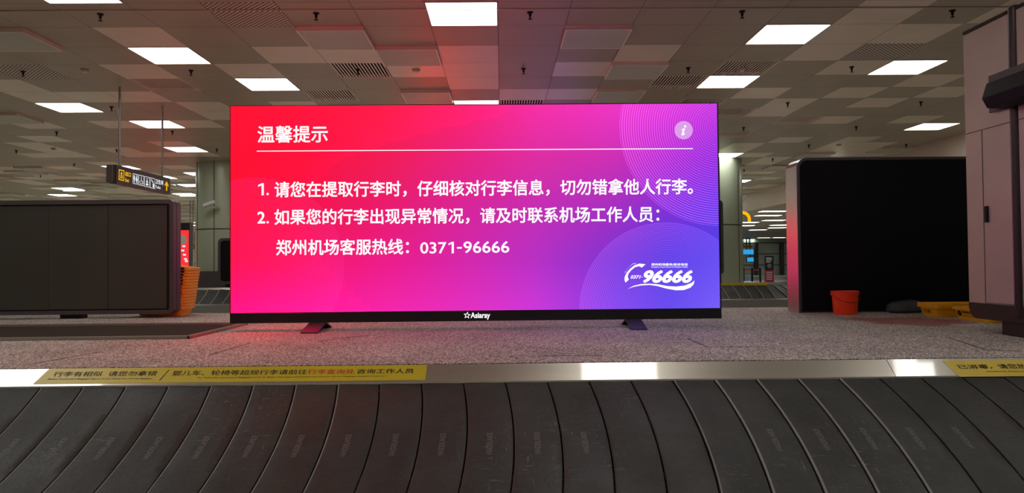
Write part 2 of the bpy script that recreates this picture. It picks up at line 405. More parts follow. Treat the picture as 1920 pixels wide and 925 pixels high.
# long panels in the lower ceiling at right
def make_strip_light():
    r = empty('strip_light', (0, 0, 0))
    m = MB(); ring_prism(m, [(-.62,-.35),(.62,-.35),(.62,.35),(-.62,.35)], [(-.6,-.33),(.6,-.33),(.6,.33),(-.6,.33)], -.02, .0, 'z'); m.build('frame', M['white'], r)
    MB().box(-.6, .6, -.33, .33, -.012, 0).build('diffuser', M['lamp'], r); return r
sp = make_strip_light(); first = True
for (px, py) in ((1449,396),(1440,404),(1451,413),(1402,417),(1396,423),(1463,422),(1458,427),(1421,431),(1432,446),(1404,449)):
    o = sp if first else copy_tree(sp); first = False
    P = at_z(px, py, 3.73); o.location = P
    tag(o, 'distant rectangular light in the low ceiling right of the right column', 'ceiling light', 'lights in the low ceiling beyond the bulkhead')
for (x, y) in ((16, 6), (16, 16), (16, 26), (28, 12), (28, 24), (26, 48), (34, 60), (27, 71), (32, 72)):  # deepest pair added to brighten the glazed wall
    o = copy_tree(sp); o.location = (x, y, 3.73)
    tag(o, 'rectangular light of the low ceiling hidden behind the right display', 'ceiling light', 'hidden lights of the low ceiling')

# ------------------------------------------------------------------ vents, perforated tiles
def make_vent():
    r = empty('ceiling_vent', (0, 0, 0)); h = CM/2
    MB().box(-h, h, -h, h, .05, .08).build('backing', M['void'], r)
    m = MB()
    ring_prism(m, [(-h,-h),(h,-h),(h,h),(-h,h)], [(-h+.012,-h+.012),(h-.012,-h+.012),(h-.012,h-.012),(-h+.012,h-.012)], 0, .05, 'z')
    n = 17
    for k in range(n):
        x = -h+.012+(CM-.024)*(k+.5)/n; m.box(x-.0115, x+.0115, -h+.01, h-.01, 0, .006)
    m.build('slat_panel', M['tile_light'], r); return r
vn = {(-7,4):'slotted vent tile left of the near sign rod',(-4,5):'slotted vent between the top left light and the screen, nearest the screen top edge',(-3,3):'slotted vent with a sprinkler in it above the left half of the big screen',
 (0,6):'slotted vent peeking over the top centre edge of the big screen',(3,4):'slotted vent left of the light above the screen top right corner',(4,3):'slotted vent with a smoke detector at upper right of the big screen',
 (4,6):'slotted vent just over the top right corner of the big screen',(5,7):'slotted vent right of the top right screen corner',(6,10):'faint slotted vent right of the big screen, furthest back',(7,8):'faint slotted vent midway between big screen and steel cabinet'}
vp = make_vent(); first = True
for (i, j) in VENT:
    o = vp if first else copy_tree(vp); first = False
    o.location = (cx_(i+.5), cy_j(j+.5), CZ); tag(o, vn[(i, j)], 'ceiling vent', 'slotted ceiling vents')
pn = {(-9,3):'perforated metal ceiling tile at the far left',(-4,0):'perforated metal ceiling tile at the top edge left of centre',(6,2):'perforated metal ceiling tile at upper right between two lights'}
for (i, j) in PERF:
    o = MB().box(-CM/2+.004, CM/2-.004, -CM/2+.004, CM/2-.004, 0, .02).build('perforated_tile', M['perforated'])
    o.location = (cx_(i+.5), cy_j(j+.5), CZ); tag(o, pn[(i, j)], 'ceiling tile', 'perforated ceiling tiles')
# ------------------------------------------------------------------ sprinklers / detectors
def make_sprinkler():
    r = empty('sprinkler', (0, 0, 0))
    MB().lathe([(.001, 0), (.038, 0), (.034, -.012), (.012, -.02), (.001, -.02)], seg=14).build('escutcheon', M['black'], r)
    m = MB().lathe([(.001,-.018),(.016,-.018),(.016,-.05),(.008,-.06),(.008,-.078),(.024,-.08),(.024,-.085),(.001,-.085)], seg=12); m.build('nozzle', M['black'], r)
    return r
sk = make_sprinkler(); first = True
def where(p, z=CZ):
    v = Vector((p[0], p[1], z-EYE)); d = v.dot(FWD); return 960+F_PX*v.dot(RGT)/d, 462.5-F_PX*v.dot(UPV)/d
for jj in (0, 3, 6, 9, 12, 15, 18):
    for ii in range(-30, 13, 3):
        x, y = cx_(ii+.45), cy_j(jj+.42)
        px, py = where((x, y))
        if not (0 < px < 1815) or (435 < px < 1345 and py > 196): continue
        if any(a == ii and b == jj for a, b in lights): continue
        o = sk if first else copy_tree(sk); first = False
        o.location = (x, y, CZ)
        side = 'left of the big screen' if px < 435 else ('above the big screen' if px < 1345 else 'right of the big screen')
        row = {0:'nearest row', 3:'second row back', 6:'third row back', 9:'fourth row back', 12:'fifth row back'}.get(jj, 'rows furthest back')
        hor = 'leftmost part' if px < 250 else ('left part' if px < 700 else ('middle' if px < 1100 else ('right part' if px < 1500 else 'rightmost part')))
        tag(o, f'black ceiling sprinkler {side}, {row}, {hor}', 'sprinkler', 'black ceiling sprinklers')
for (px, py), lb in (((159,130),'round smoke detector at upper left, left of the near sign rod'),((100,278),'round smoke detector far back at left, above the grey display'),((780,130),'round smoke detector above the big screen, left of centre'),((1392,128),'round smoke detector on the slotted vent at upper right'),((1573,271),'round smoke detector far back above the black display')):
    P = at_z(px, py, CZ); o = empty('smoke_detector', (P.x, P.y, CZ), lb, 'smoke detector', 'round ceiling smoke detectors')
    MB().lathe([(.001,0),(.062,0),(.062,-.018),(.05,-.03),(.001,-.03)], seg=20).build('base', M['tile_dark'], o, smooth=True)
    MB().lathe([(.001,-.028),(.034,-.03),(.03,-.05),(.001,-.055)], seg=16).build('sensor', M['tile_light'], o, smooth=True)

# ------------------------------------------------------------------ carpeted island
CF = .90                                   # carpet height
YE = 9.35                                  # far edge of island
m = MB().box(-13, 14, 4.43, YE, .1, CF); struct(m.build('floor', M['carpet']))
struct(MB().box(-13, 14, YE, YE+.03, .3, CF+.002).build('trim_3', M['steel_dim']))

for k_, line in enumerate((((1288,635),(1327,651),(1450,651)), ((60,683),(190,660)), ((390,667),(470,643)), ((1780,634),(1850,657),(1915,659)), ((600,640),(700,628)), ((1010,668),(1130,667)))):
    P_ = [at_z(x, y, CF) for x, y in line]; m = MB()
    for a, b in zip(P_, P_[1:]):
        d = (b-a).normalized(); n = Vector((-d.y, d.x, 0))*.006; u = Vector((0, 0, .0012))
        m.quad([a-n+u, b-n+u, b+n+u, a+n+u]).quad([a-n, b-n, b-n+u, a-n+u]).quad([a+n, b+n, b+n+u, a+n+u])
    struct(m.build('trim_%d' % (6+k_), M['seam']))
# ------------------------------------------------------------------ near baggage carousel
root = empty('baggage_carousel', (0, 4.3, .0), 'baggage carousel with dark overlapping rubber slats across the foreground', 'baggage carousel')
SA, SB = Vector((0, 4.392, .900)), Vector((0, 4.287, .815))   # coping strip, top and bottom edge (Y, z)
PY = 4.3
m = MB()
def strip_section(x0, x1, mbb, mi=0):
    pts = [(4.400, .86), (4.400, .899), (4.392, .9), (4.287, .815), (4.285, .806), (4.30, .79)]
    mbb.prism([(p[0]-PY, p[1]) for p in pts], x0, x1, 'x', mi)
cuts = [-8, at_y(1672, 690, 4.33).x, 6.5]
for a, b in zip(cuts, cuts[1:]):
    mm = MB(); strip_section(a+.002, b-.002, mm); mm.build('coping', M['aluminium'], root)
sv = (SB-SA); slen = sv.length; svn = sv.normalized(); snorm = Vector((0, svn.z, -svn.y)) if svn.z > 0 else Vector((0, -abs(svn.z), abs(svn.y)))
# belt
B0 = Vector((0, 4.30, .806)); BD = Vector((0, -.914, -.406)).normalized(); BN = Vector((0, -.406, .914)).normalized()
PIT, BL = .2435, 1.16
def bulge(s):
    t = s/.9; return .142*t-.12*t*t
def make_slat(lip, em):
    m = MB(); n = 22; W = PIT
    # cross profile over u: (u, height); edge faces take material 1
    prof = [(.004, -.012), (.004, .003), (.007, .0062), (.013+lip, .0072), (.07, .0075), (.13, .0065), (.19, .005), (W-.007, .0035), (W-.004, .001), (W-.004, -.012)]
    idx = []
    for a in range(n+1):
        s = BL*a/n; row = []
        for (u, h) in prof:
            sc = .004*math.cos((u/W-.5)*math.pi) if a == 0 else 0        # scalloped top edge
            P = Vector((u+bulge(s), 0, 0)) + B0 + BD*(s-sc*2.0) + BN*h - Vector((0, PY, 0))
            row.append(len(m.v)); m.v.append(tuple(P))
        idx.append(row)
    for a in range(n):
        for k in range(len(prof)-1):
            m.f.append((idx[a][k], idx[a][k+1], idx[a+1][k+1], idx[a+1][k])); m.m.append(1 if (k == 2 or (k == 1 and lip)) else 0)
    m.f.append(tuple(idx[0])); m.m.append(0)
    return m.build('slat', [M['rubber'], em], root, smooth=True)
X_SEAM = at_y(947, 715, 4.28).x
sl0 = make_slat(0, M['rubber'])
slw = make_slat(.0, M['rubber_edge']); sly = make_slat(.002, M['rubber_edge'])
def slat_pt(u, s, h):    # in slat space
    return Vector((u+bulge(s), 0, 0)) + B0 + BD*s + BN*h - Vector((0, PY, 0))
s_hi, s_lo = .485, .665
lt0 = text('lettering', 'VANDERLANDE', lambda a, b: slat_pt(PIT*.5+.012-.030*b, s_lo+(s_hi-s_lo)*a, .0085), M['emboss'], sl0, bold=.0)
for k in range(-17, 17):
    if k == 0: s = sl0
    else:
        lit_edge = k <= -4 or k == 4; wide = k in (5, 6, 7, 8)  # slats whose edge highlight is painted in pale
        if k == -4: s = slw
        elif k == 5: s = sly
        else: s = (sly if wide else slw if lit_edge else sl0).copy(); COL.objects.link(s); s.parent = root
        if k not in (2, 3, 4, 10, 11, 12, 13, 14, 15, 16): l = lt0.copy(); COL.objects.link(l); l.parent = s
    s.location = (X_SEAM+k*PIT, 0, 0)
MB().box(-8, 6.5, 4.20-PY, 4.40-PY, .3, .735).build('under_frame', M['black'], root)
# lower edge of the carousel, just below the frame
e = B0+BD*(BL-.02)-Vector((0, PY, 0))
MB().box(-8, 6.5, e.y-.06, e.y+.02, .0, e.z-.03).build('kick_panel', M['steel_dim'], root)

# ------------------------------------------------------------------ stickers on the coping
def on_strip(x, y, lift=.0012):
    """photo point -> point on the coping face"""
    d = ray(x, y); nrm = Vector((0, -.622, .783)); q = SA+nrm*lift; t = (q-Vector((0, 0, EYE))).dot(nrm)/d.dot(nrm)
    return Vector((0, 0, EYE))+d*t
nrm = Vector((0, SB.z-SA.z, SA.y-SB.y)).normalized()
def on_strip(x, y, lift=.0012):
    q = SA+nrm*lift; d = ray(x, y); t = (q-Vector((0, 0, EYE))).dot(nrm)/d.dot(nrm)
    return Vector((0, 0, EYE))+d*t
def sticker(name, corners, label):
    o = empty(name, (0, 0, 0), label, 'sticker')
    top = [on_strip(x, y, .0015) for x, y in corners]; bot = [on_strip(x, y, .0004) for x, y in corners]
    m = MB(); m.quad(top); n = len(top)
    m.quad(list(reversed(bot)))
    for i in range(n): m.quad([top[i], bot[i], bot[(i+1) % n], top[(i+1) % n]])
    c = sum(top, Vector())/n; o.location = c
    m.v = [tuple(Vector(p)-c) for p in m.v]
    m.build('backing', M['sticker'], o); return o, c
def strip_text(o, c, s, quad, m, bold=0., name='lettering'):
    """quad: bottom-left, bottom-right, top-right, top-left in the photo"""
    a, b, cc, d = [on_strip(x, y, .0022)-c for x, y in quad]
    return text(name, s, lambda u, v: a*(1-u)*(1-v)+b*u*(1-v)+cc*u*v+d*(1-u)*v, m, o, bold)
st, c = sticker('yellow_sticker', [(93, 691.5), (801, 684.5), (797, 713), (62, 720.5)], 'long yellow notice sticker with black and red writing on the coping at left')
strip_text(st, c, '行李有相似', [(98, 707), (190, 706), (195, 696.5), (103, 697.5)], M['ink'], .012)
strip_text(st, c, '请您勿拿错', [(201, 706), (292, 705), (297, 695.5), (206, 696.5)], M['ink'], .012)
strip_text(st, c, 'Please Check your Baggage Tag to Avoid Taking the Wrong Baggage.', [(89, 713), (285, 711.5), (287, 709), (91, 710)], M['ink'], .015)
m = MB(); pts = [on_strip(x, y, .0022)-c for x, y in ((298, 714), (300, 714), (318, 694), (316, 694))]; m.quad(pts); m.build('divider', M['ink'], st)
strip_text(st, c, '婴儿车、轮椅等超规行李请前往', [(322, 705), (575, 702.5), (577, 693), (326, 695.5)], M['ink'], .012)
strip_text(st, c, '行李查询处', [(576, 702.3), (664, 701.5), (666, 692.3), (578, 693)], M['ink_red'], .018)
strip_text(st, c, '咨询工作人员', [(668, 701.3), (775, 700.5), (777, 691.5), (670, 692.5)], M['ink'], .018)
strip_text(st, c, 'To Take the Oversized Baggage such as Baby Carriage,wheelchair,etc.,please Go to Baggage Inquiry Counter.', [(368, 710.5), (724, 706.8), (725, 704.5), (370, 707.6)], M['ink'], .015)
st, c = sticker('yellow_sticker', [(1767, 676.8), (2150, 673), (2150, 703.5), (1799, 706.8)], 'yellow notice sticker with a slanted left end on the coping at far right')
strip_text(st, c, '已消毒，', [(1800, 692.5), (1862, 692), (1858, 683.5), (1792, 684)], M['ink'], .02)
strip_text(st, c, '请您放', [(1876, 692), (1929, 691.5), (1921, 682.5), (1867, 683)], M['ink'], .02)
strip_text(st, c, 'Disinfected, Please feel at', [(1851, 698.3), (1934, 697.8), (1932, 695.3), (1849, 695.8)], M['ink'], .015)

# ------------------------------------------------------------------ big LED screen
SY = 6.75
SCR = {  # sampled colours of the picture, x px, y px
 205: ((432,(255,8,48)),(560,(255,12,56)),(720,(252,22,72)),(880,(246,30,112)),(1000,(240,42,160)),(1150,(232,48,190)),(1250,(215,48,205)),(1348,(188,48,214))),
 300: ((432,(255,6,44)),(560,(246,8,56)),(720,(236,22,84)),(880,(226,30,130)),(1000,(216,40,158)),(1150,(200,42,176)),(1250,(172,36,196)),(1348,(138,36,212))),
 400: ((432,(255,6,52)),(560,(242,10,72)),(720,(228,20,110)),(880,(208,32,154)),(1000,(190,42,176)),(1150,(158,42,190)),(1250,(122,46,208)),(1348,(92,52,222))),
 490: ((432,(255,8,74)),(560,(246,14,96)),(720,(232,22,134)),(880,(206,36,170)),(1000,(180,44,192)),(1150,(120,48,206)),(1250,(84,52,216)),(1348,(84,64,226))),
 580: ((432,(255,8,128)),(560,(250,18,146)),(720,(240,34,166)),(880,(222,44,190)),(1000,(200,52,212)),(1150,(124,62,224)),(1250,(94,66,228)),(1348,(104,82,236)))}
def scr_col(px, py):
    ys = sorted(SCR); py = min(max(py, ys[0]), ys[-1])
    for a, b in zip(ys, ys[1:]):
        if a <= py <= b: break
    def row(y):
        r = SCR[y]; p = min(max(px, 432), 1348)
        for q, s in zip(r, r[1:]):
            if q[0] <= p <= s[0]: t = (p-q[0])/(s[0]-q[0]); return [q[1][k]*(1-t)+s[1][k]*t for k in range(3)]
    t = (py-a)/(b-a); A, B = row(a), row(b); return [A[k]*(1-t)+B[k]*t for k in range(3)]
c00 = at_y(431, 605, SY); c11 = at_y(1347.5, 194, SY); c01 = at_y(432, 197, SY); c10 = at_y(1351.5, 599.5, SY)
sx0, sx1 = (c00.x+c01.x)/2, (c10.x+c11.x)/2; sz1 = (c01.z+c11.z)/2; sz0 = (c00.z+c10.z)/2
zb = (at_y(432, 586.5, SY).z+at_y(1350, 578.5, SY).z)/2        # bottom of the picture
cxs = (sx0+sx1)/2
scr = empty('led_screen', (cxs, SY, CF), 'huge lit display with white Chinese notice on a red to violet picture', 'display screen')
def S(px, py, dy=0): p = at_y(px, py, SY); return Vector((p.x-cxs, dy, p.z-CF))
fw = .012
X0, X1, Z0, Z1, ZB = sx0-cxs, sx1-cxs, sz0-CF, sz1-CF, zb-CF
m = MB(); ring_prism(m, [(X0,Z0),(X1,Z0),(X1,Z1),(X0,Z1)], [(X0+.008,ZB),(X1-.012,ZB),(X1-.012,Z1-.008),(X0+.008,Z1-.008)], -.006, .09, 'y')
m.build('bezel', M['frame_dark'], scr)
def screen_material():
    mt, t, b = nodes('screen picture'); L = t.links.new; N = t.nodes.new
    b.inputs['Base Color'].default_value = (.01, .01, .01, 1); b.inputs['Roughness'].default_value = .5; b.inputs['Specular IOR Level'].default_value = .1
    at = N('ShaderNodeAttribute'); at.attribute_name = 'picture'
    tc = N('ShaderNodeTexCoord'); cur = at.outputs['Color']
    for (px, py, rmin, rmax, step, amt, add) in ((1347,238,4,187,4.35,.8,(.35,.10,.55)), (1249,580,2,163,3.3,.6,(.22,.12,.55)), (477,501,6,166,3.6,.28,(.0,.05,.35))):
        c = S(px, py); k = (sx1-sx0)/917.0
        sb = N('ShaderNodeVectorMath'); sb.operation = 'SUBTRACT'; sb.inputs[1].default_value = (c.x, 0, c.z); L(tc.outputs['Object'], sb.inputs[0])
        ml = N('ShaderNodeVectorMath'); ml.operation = 'MULTIPLY'; ml.inputs[1].default_value = (1/k, 0, 1/k); L(sb.outputs[0], ml.inputs[0])
        ln = N('ShaderNodeVectorMath'); ln.operation = 'LENGTH'; L(ml.outputs[0], ln.inputs[0]); r = ln.outputs['Value']
        a = N('ShaderNodeMath'); a.operation = 'MULTIPLY'; a.inputs[1].default_value = 2*math.pi/step; L(r, a.inputs[0])
        co = N('ShaderNodeMath'); co.operation = 'COSINE'; L(a.outputs[0], co.inputs[0])
        th = N('ShaderNodeMapRange'); th.inputs[1].default_value = -.1; th.inputs[2].default_value = .95; L(co.outputs[0], th.inputs[0])
        lim = N('ShaderNodeMapRange'); lim.inputs[1].default_value = rmax-.5; lim.inputs[2].default_value = rmax+.5; lim.inputs[3].default_value = 1; lim.inputs[4].default_value = 0; L(r, lim.inputs[0])
        fade = N('ShaderNodeMapRange'); fade.inputs[1].default_value = 0; fade.inputs[2].default_value = rmax; fade.inputs[3].default_value = .45; fade.inputs[4].default_value = 1; L(r, fade.inputs[0])
        q = N('ShaderNodeMath'); q.operation = 'MULTIPLY'; L(th.outputs[0], q.inputs[0]); L(lim.outputs[0], q.inputs[1])
        q2 = N('ShaderNodeMath'); q2.operation = 'MULTIPLY'; L(q.outputs[0], q2.inputs[0]); L(fade.outputs[0], q2.inputs[1])
        q3 = N('ShaderNodeMath'); q3.operation = 'MULTIPLY'; q3.inputs[1].default_value = amt; L(q2.outputs[0], q3.inputs[0])
        sc2 = N('ShaderNodeVectorMath'); sc2.operation = 'SCALE'; sc2.inputs[0].default_value = add; L(q3.outputs[0], sc2.inputs['Scale'])
        ad = N('ShaderNodeVectorMath'); ad.operation = 'ADD'; L(cur, ad.inputs[0]); L(sc2.outputs[0], ad.inputs[1])
        cur = ad.outputs[0]
    L(cur, b.inputs['Emission Color']); b.inputs['Emission Strength'].default_value = LED
    return mt
M['picture'] = screen_material()
def picture(name, y, back=False):
    NX, NZ = 64, 28; vs = []; cols = []; fs = []
    xa, xb, za, zc = X0+.008, X1-.012, ZB, Z1-.008
    for b in range(NZ+1):
        for a in range(NX+1):
            vs.append((xa+(xb-xa)*a/NX, y, za+(zc-za)*b/NZ))
            r = scr_col(432+916*a/NX, 583-388*b/NZ); c = srgb(*r); k = 1+4.5*min(max((r[0]-242)/12, 0), 1); cols.append((c[0]*k, c[1], c[2], 1))
    for b in range(NZ):
        for a in range(NX):
            q = (b*(NX+1)+a, b*(NX+1)+a+1, (b+1)*(NX+1)+a+1, (b+1)*(NX+1)+a)
            fs.append(tuple(reversed(q)) if back else q)
    me = bpy.data.meshes.new(name); me.from_pydata(vs, [], fs); me.materials.append(M['picture'])
    at = me.color_attributes.new('picture', 'FLOAT_COLOR', 'POINT')
    for i, c in enumerate(cols): at.data[i].color = c
    if back: me.materials[0] = M['far_picture']
    o = bpy.data.objects.new(name, me); COL.objects.link(o); o.parent = scr; return o
picture('picture', -.003)
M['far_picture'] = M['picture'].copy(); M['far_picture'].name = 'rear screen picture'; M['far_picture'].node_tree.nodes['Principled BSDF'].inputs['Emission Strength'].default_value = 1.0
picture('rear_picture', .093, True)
MB().box(X0+.004, X1-.004, .0, .088, Z0+.004, Z1-.004).build('housing', M['black'], scr)
def scr_text(s, x0, x1, y0, y1, m=None, bold=.022, shear=0., res=3):
    """ink box in the photo: left, right, top, bottom (as read at its left end)"""
    rl = -.00925
    def fn(u, v):
        px = x0+(x1-x0)*u; py = y1+(y0-y1)*v+(px-x0)*-.0078
        return S(px, py, -.0065)
    return text('lettering', s, fn, m or M['txt'], scr, bold, shear, res)
scr_text('温馨提示', 483, 615, 236.5, 268.5, bold=.016)
def one(x0, x1, y0, y1):
    m = MB(); m.quad([S(x0+(x1-x0)*u, y1+(y0-y1)*v, -.0065) for u, v in ((0, .70), (0, .86), (.66, 1), (1, 1), (1, 0), (.60, 0), (.60, .83))]); m.build('lettering', M['txt'], scr)
one(484.5, 495, 344, 366.5); scr_text('.', 500, 504.5, 362, 366.3, bold=0)
scr_text('请您在提取行李时，仔细核对行李信息，切勿错拿他人行李。', 515, 1299, 340.5, 371.5, bold=.018)
scr_text('2', 483, 497.5, 397, 419.5, bold=.02); scr_text('.', 500, 504.5, 415, 419.3, bold=0)
scr_text('如果您的行李出现异常情况，请及时联系机场工作人员：', 515, 1236, 392.5, 423, bold=.018)
scr_text('郑州机场客服热线：', 518, 767, 449.5, 479.5, bold=.018)
scr_text('037', 788, 837, 454.5, 476, bold=.012); one(841, 851, 453.8, 475.3); scr_text('-', 857, 866, 463.5, 466.5, bold=0)
scr_text('96666', 869, 955, 453, 475, bold=.012)
m = MB(); m.quad([S(482, 284.6, -.0065), S(1299, 279.8, -.0065), S(1299, 278.2, -.0065), S(482, 283, -.0065)]); m.build('rule_line', M['txt'], scr)
# information badge
c = S(1281.5, 244.5, -.0065); R = 17.3*(sx1-sx0)/917
m = MB(); m.quad([(c.x+R*math.cos(t*math.pi/24), c.y, c.z+R*math.sin(t*math.pi/24)) for t in range(48)]); m.build('info_badge', M['badge'], scr)
m = MB(); m.quad([S(1281.5+2.2*math.cos(t*math.pi/8)+2.6, 237.5+2.2*math.sin(t*math.pi/8), -.009) for t in range(16)])
ii = [(1277,243.5),(1280,241.5),(1284.5,241),(1281.5,250),(1281.8,251.5),(1284,250),(1284.6,250.8),(1281,254.3),(1278,254.3),(1277.2,252.5),(1280,244),(1277.3,244.8)]
m.quad([S(x, y, -.009) for x, y in reversed(ii)]); m.build('info_mark', M['txt'], scr)
# hotline logo
def zl(x, y): return (1140+x/5.441, 470+y/5.441)
def poly(mb_, pts, dy=-.0065):
    # triangulate strip between two edge lists of equal length
    A, B = pts
    for i in range(len(A)-1):
        q = [S(*zl(*A[i]), dy), S(*zl(*A[i+1]), dy), S(*zl(*B[i+1]), dy), S(*zl(*B[i]), dy)]; mb_.quad(q)
m = MB()
poly(m, ([(178,328),(166,300),(170,265),(190,225),(225,185),(270,150),(320,133),(382,140)],[(212,296),(203,280),(200,262),(210,232),(238,200),(275,170),(315,160),(345,174)]))
poly(m, ([(166,248),(176,215),(205,175),(250,140),(300,127)],[(168,240),(182,208),(210,170),(252,134),(300,127)]))
m.build('handset_logo', M['txt'], scr)
m = MB()
poly(m, ([(200,391),(260,360),(330,343),(420,338),(510,345),(600,362),(690,368),(780,358),(850,330),(881,306)],[(200,391),(260,371),(330,357),(420,351),(500,362),(590,388),(690,406),(770,404),(838,380),(872,345)]))
m.build('swoosh_logo', M['txt'], scr)
def logo_text(s, xa, xb, ya, yb, bold, shear=0):
    a = zl(xa, ya); b = zl(xb, yb)
    return text('lettering', s, lambda u, v: S(a[0]+(b[0]-a[0])*u, b[1]+(a[1]-b[1])*v, -.0065), M['txt'], scr, bold, shear, 3)
logo_text('96666', 356, 862, 200, 332, .045, .3)
logo_text('0371', 230, 334, 252, 288, .03, .3); logo_text('-', 336, 350, 269, 274, 0)
logo_text('郑州机场服务/投诉电话', 440, 812, 129, 156, .03)
logo_text('Zhengzhou Airport Service & Complaint Hotline', 440, 812, 162, 177, .02)
# maker's mark on the lower bezel
def sp_(cx, cy2, r1, r2, n=5, rot=0): return [(cx+(r1 if k % 2 == 0 else r2)*math.sin(k*math.pi/n+rot), cy2-(r1 if k % 2 == 0 else r2)*math.cos(k*math.pi/n+rot)) for k in range(2*n)]
A = sp_(876, 591.5, 7.2, 3.2, rot=.12); B = sp_(876, 591.5, 4.6, 1.7, rot=.12); m = MB()
for k in range(10):
    j = (k+1) % 10; m.quad([S(*A[k], -.0085), S(*A[j], -.0085), S(*B[j], -.0085), S(*B[k], -.0085)])
m.build('star_mark', M['txt'], scr)
text('lettering', 'Asiaray', lambda u, v: S(882.5+36.5*u, 600-14*v-.3*u, -.0085), M['txt'], scr, .03, 0, 3)
# splayed feet
def foot(x0, x1):
    """x0,x1 : extent of the leg in the screen's space"""
    f_ = empty('foot', (0, 0, 0)); f_.parent = scr
    zt = Z0+.002
    MB().prism([(-.005, zt), (.06, zt), (-.25, 0), (-.30, 0), (-.30, .012)], x0, x1, 'x').build('front_leg', M['gunfoot'], f_, bevel=.003)
    MB().prism([(.03, zt), (.095, zt), (.33, 0), (.30, 0)], x0+.01, x1-.01, 'x').build('rear_leg', M['gunfoot'], f_, bevel=.003)
M['gunfoot'] = mat('dark foot metal', srgb(70, 62, 66), .45, .3)
fa = at_z(566, 625, CF); fb = at_z(597, 625, CF); foot(fa.x-cxs, fb.x-cxs)
fa = at_z(1183, 619, CF); fb = at_z(1214, 619, CF); foot(fa.x-cxs, fb.x-cxs)

# ------------------------------------------------------------------ grey unlit display at left
DY = 8.6
a = at_y(325, 374, DY); b = at_y(325, 588.5, DY)
gx1 = a.x; gz1 = a.z-CF; gz0 = b.z-CF; gx0 = gx1-4.55; gc = (gx0+gx1)/2
gd = empty('unlit_display', (gc, DY, CF), 'long dark grey switched-off display in a rounded frame at the left', 'display screen')
X0g, X1g = gx0-gc, gx1-gc
m = MB(); ring_prism(m, rrect(X0g, X1g, gz0, gz1, .06), rrect(X0g+.045, X1g-.045, gz0+.045, gz1-.05, .025), 0, .085, 'y')
m.build('front_frame', M['gunmetal'], gd, smooth=True)
MB().prism(rrect(X0g+.006, X1g-.006, gz0+.006, gz1-.006, .055), .085, .097, 'y').build('frame_gap', M['seam'], gd)
MB().prism(rrect(X0g, X1g, gz0, gz1, .06), .097, .2, 'y').build('rear_frame', M['gunmetal'], gd, smooth=True)
MB().box(X0g+.045, X1g-.045, .03, .034, gz0+.045, gz1-.05).build('recess', M['seam'], gd)
edges = [at_y(312, 500, DY).x-gc, at_y(203, 500, DY).x-gc, at_y(90, 500, DY).x-gc]
pw = (edges[0]-edges[2])/2; xr = edges[0]; k = 0
while xr > X0g+.1:
    xl = max(xr-pw, X0g+.055)
    MB().box(xl+(.004 if k == 0 else .0012), xr-.002, .014, .03, gz0+.06, gz1-.065).build('led_panel', M['panel'], gd); xr -= pw; k += 1
for x in (X1g-1.2, X1g-2.6, X0g+.6):
    MB().box(x-.12, x+.12, .03, .17, 0, gz0+.003).build('foot', M['black'], gd)

# ------------------------------------------------------------------ low tray enclosure in front of it
ka = at_z(359, 636, CF); kb = at_z(462, 609, CF)
YF, YB, XRr = ka.y, kb.y, (ka.x+kb.x)/2
kt = empty('floor_tray', (XRr, YF, CF), 'shallow dark metal tray with a raised pale rim on the carpet at left', 'floor tray')
m = MB(); H = .028
m.box(-6, 0, 0, .018, 0, H).box(-.018, 0, 0, YB-YF, 0, H).box(-6, 0, YB-YF-.018, YB-YF, 0, H)
m.build('rim', M['trayrim'] if 'trayrim' in M else mat('tray rim metal', srgb(150, 140, 128), .4, .5), kt, bevel=.003)
MB().box(-6, -.018, .018, YB-YF-.018, 0, .004).build('tray_bottom', mat('tray bottom metal', srgb(66, 55, 48), .9, 0, .05, 3, spec=.05), kt)

# ------------------------------------------------------------------ black unlit display at right
BY = 8.36
bx0 = 3.40; bx1 = 7.4; a = at_y(1600, 295, BY); bh = a.z-CF; bc = (bx0+bx1)/2
bd = empty('black_display', (bc, BY, CF), 'big black switched-off display in a steel case behind the red bucket', 'display screen')
hx = bx1-bx0
m = MB(); ring_prism(m, rrect(-hx/2, hx/2, 0, bh, .12, corners=(0,0,1,1)), rrect(-hx/2+.03, hx/2-.03, .012, bh-.03, .095, corners=(0,0,1,1)), 0, .02, 'y')
m.build('front_bezel', M['gunmetal'], bd, smooth=True)
MB().prism(rrect(-hx/2+.028, hx/2-.028, .01, bh-.028, .095, corners=(0,0,1,1)), .004, .018, 'y').build('black_panel', M['blackmatt'], bd)
MB().prism(rrect(-hx/2, hx/2, 0, bh, .12, corners=(0,0,1,1)), .02, .34, 'y').build('case', M['steel'], bd, smooth=True)

# ------------------------------------------------------------------ steel cabinet at far right
CX = 3.90
yn, yf_, ym = 4.55, 6.09, 5.50
zt = at_x(1807, 66, CX).z; zl0 = at_x(1812, 567, CX).z; zl1 = at_x(1815, 600, CX).z-.0
kb_ = empty('steel_cabinet', (CX, ym, CF), 'tall brushed steel cabinet side with slim black handle at the right edge', 'cabinet')
def K(px, py): p = at_x(px, py, CX); return (p.y-ym, p.z-CF)
zb_ = zl0-CF; ztp = zt-CF
wd = 2.6
MB().prism(rrect(yn-ym, yf_-ym, zb_-.125, zb_, .10, corners=(1,1,0,0)), .0, wd, 'x').build('bottom_shroud', M['bronze'], kb_, smooth=True)
MB().box(.0, wd, .045, yf_-ym-.002, zb_, ztp).build('rear_side_panel', M['cab_steel'], kb_, bevel=.006)
MB().box(.0, wd, yn-ym, -.045, zb_, ztp).build('front_side_panel', M['cab_steel'], kb_, bevel=.006)
MB().box(-.012, wd, -.045, .045, zb_-.1, ztp+.05).build('centre_post', M['bronze'], kb_, bevel=.03, seg=4)
MB().box(-.004, wd, .045, yf_-ym, ztp, ztp+.03).box(-.004, wd, yn-ym, -.045, ztp, ztp+.03).build('top_cap', M['bronze'], kb_, bevel=.008)
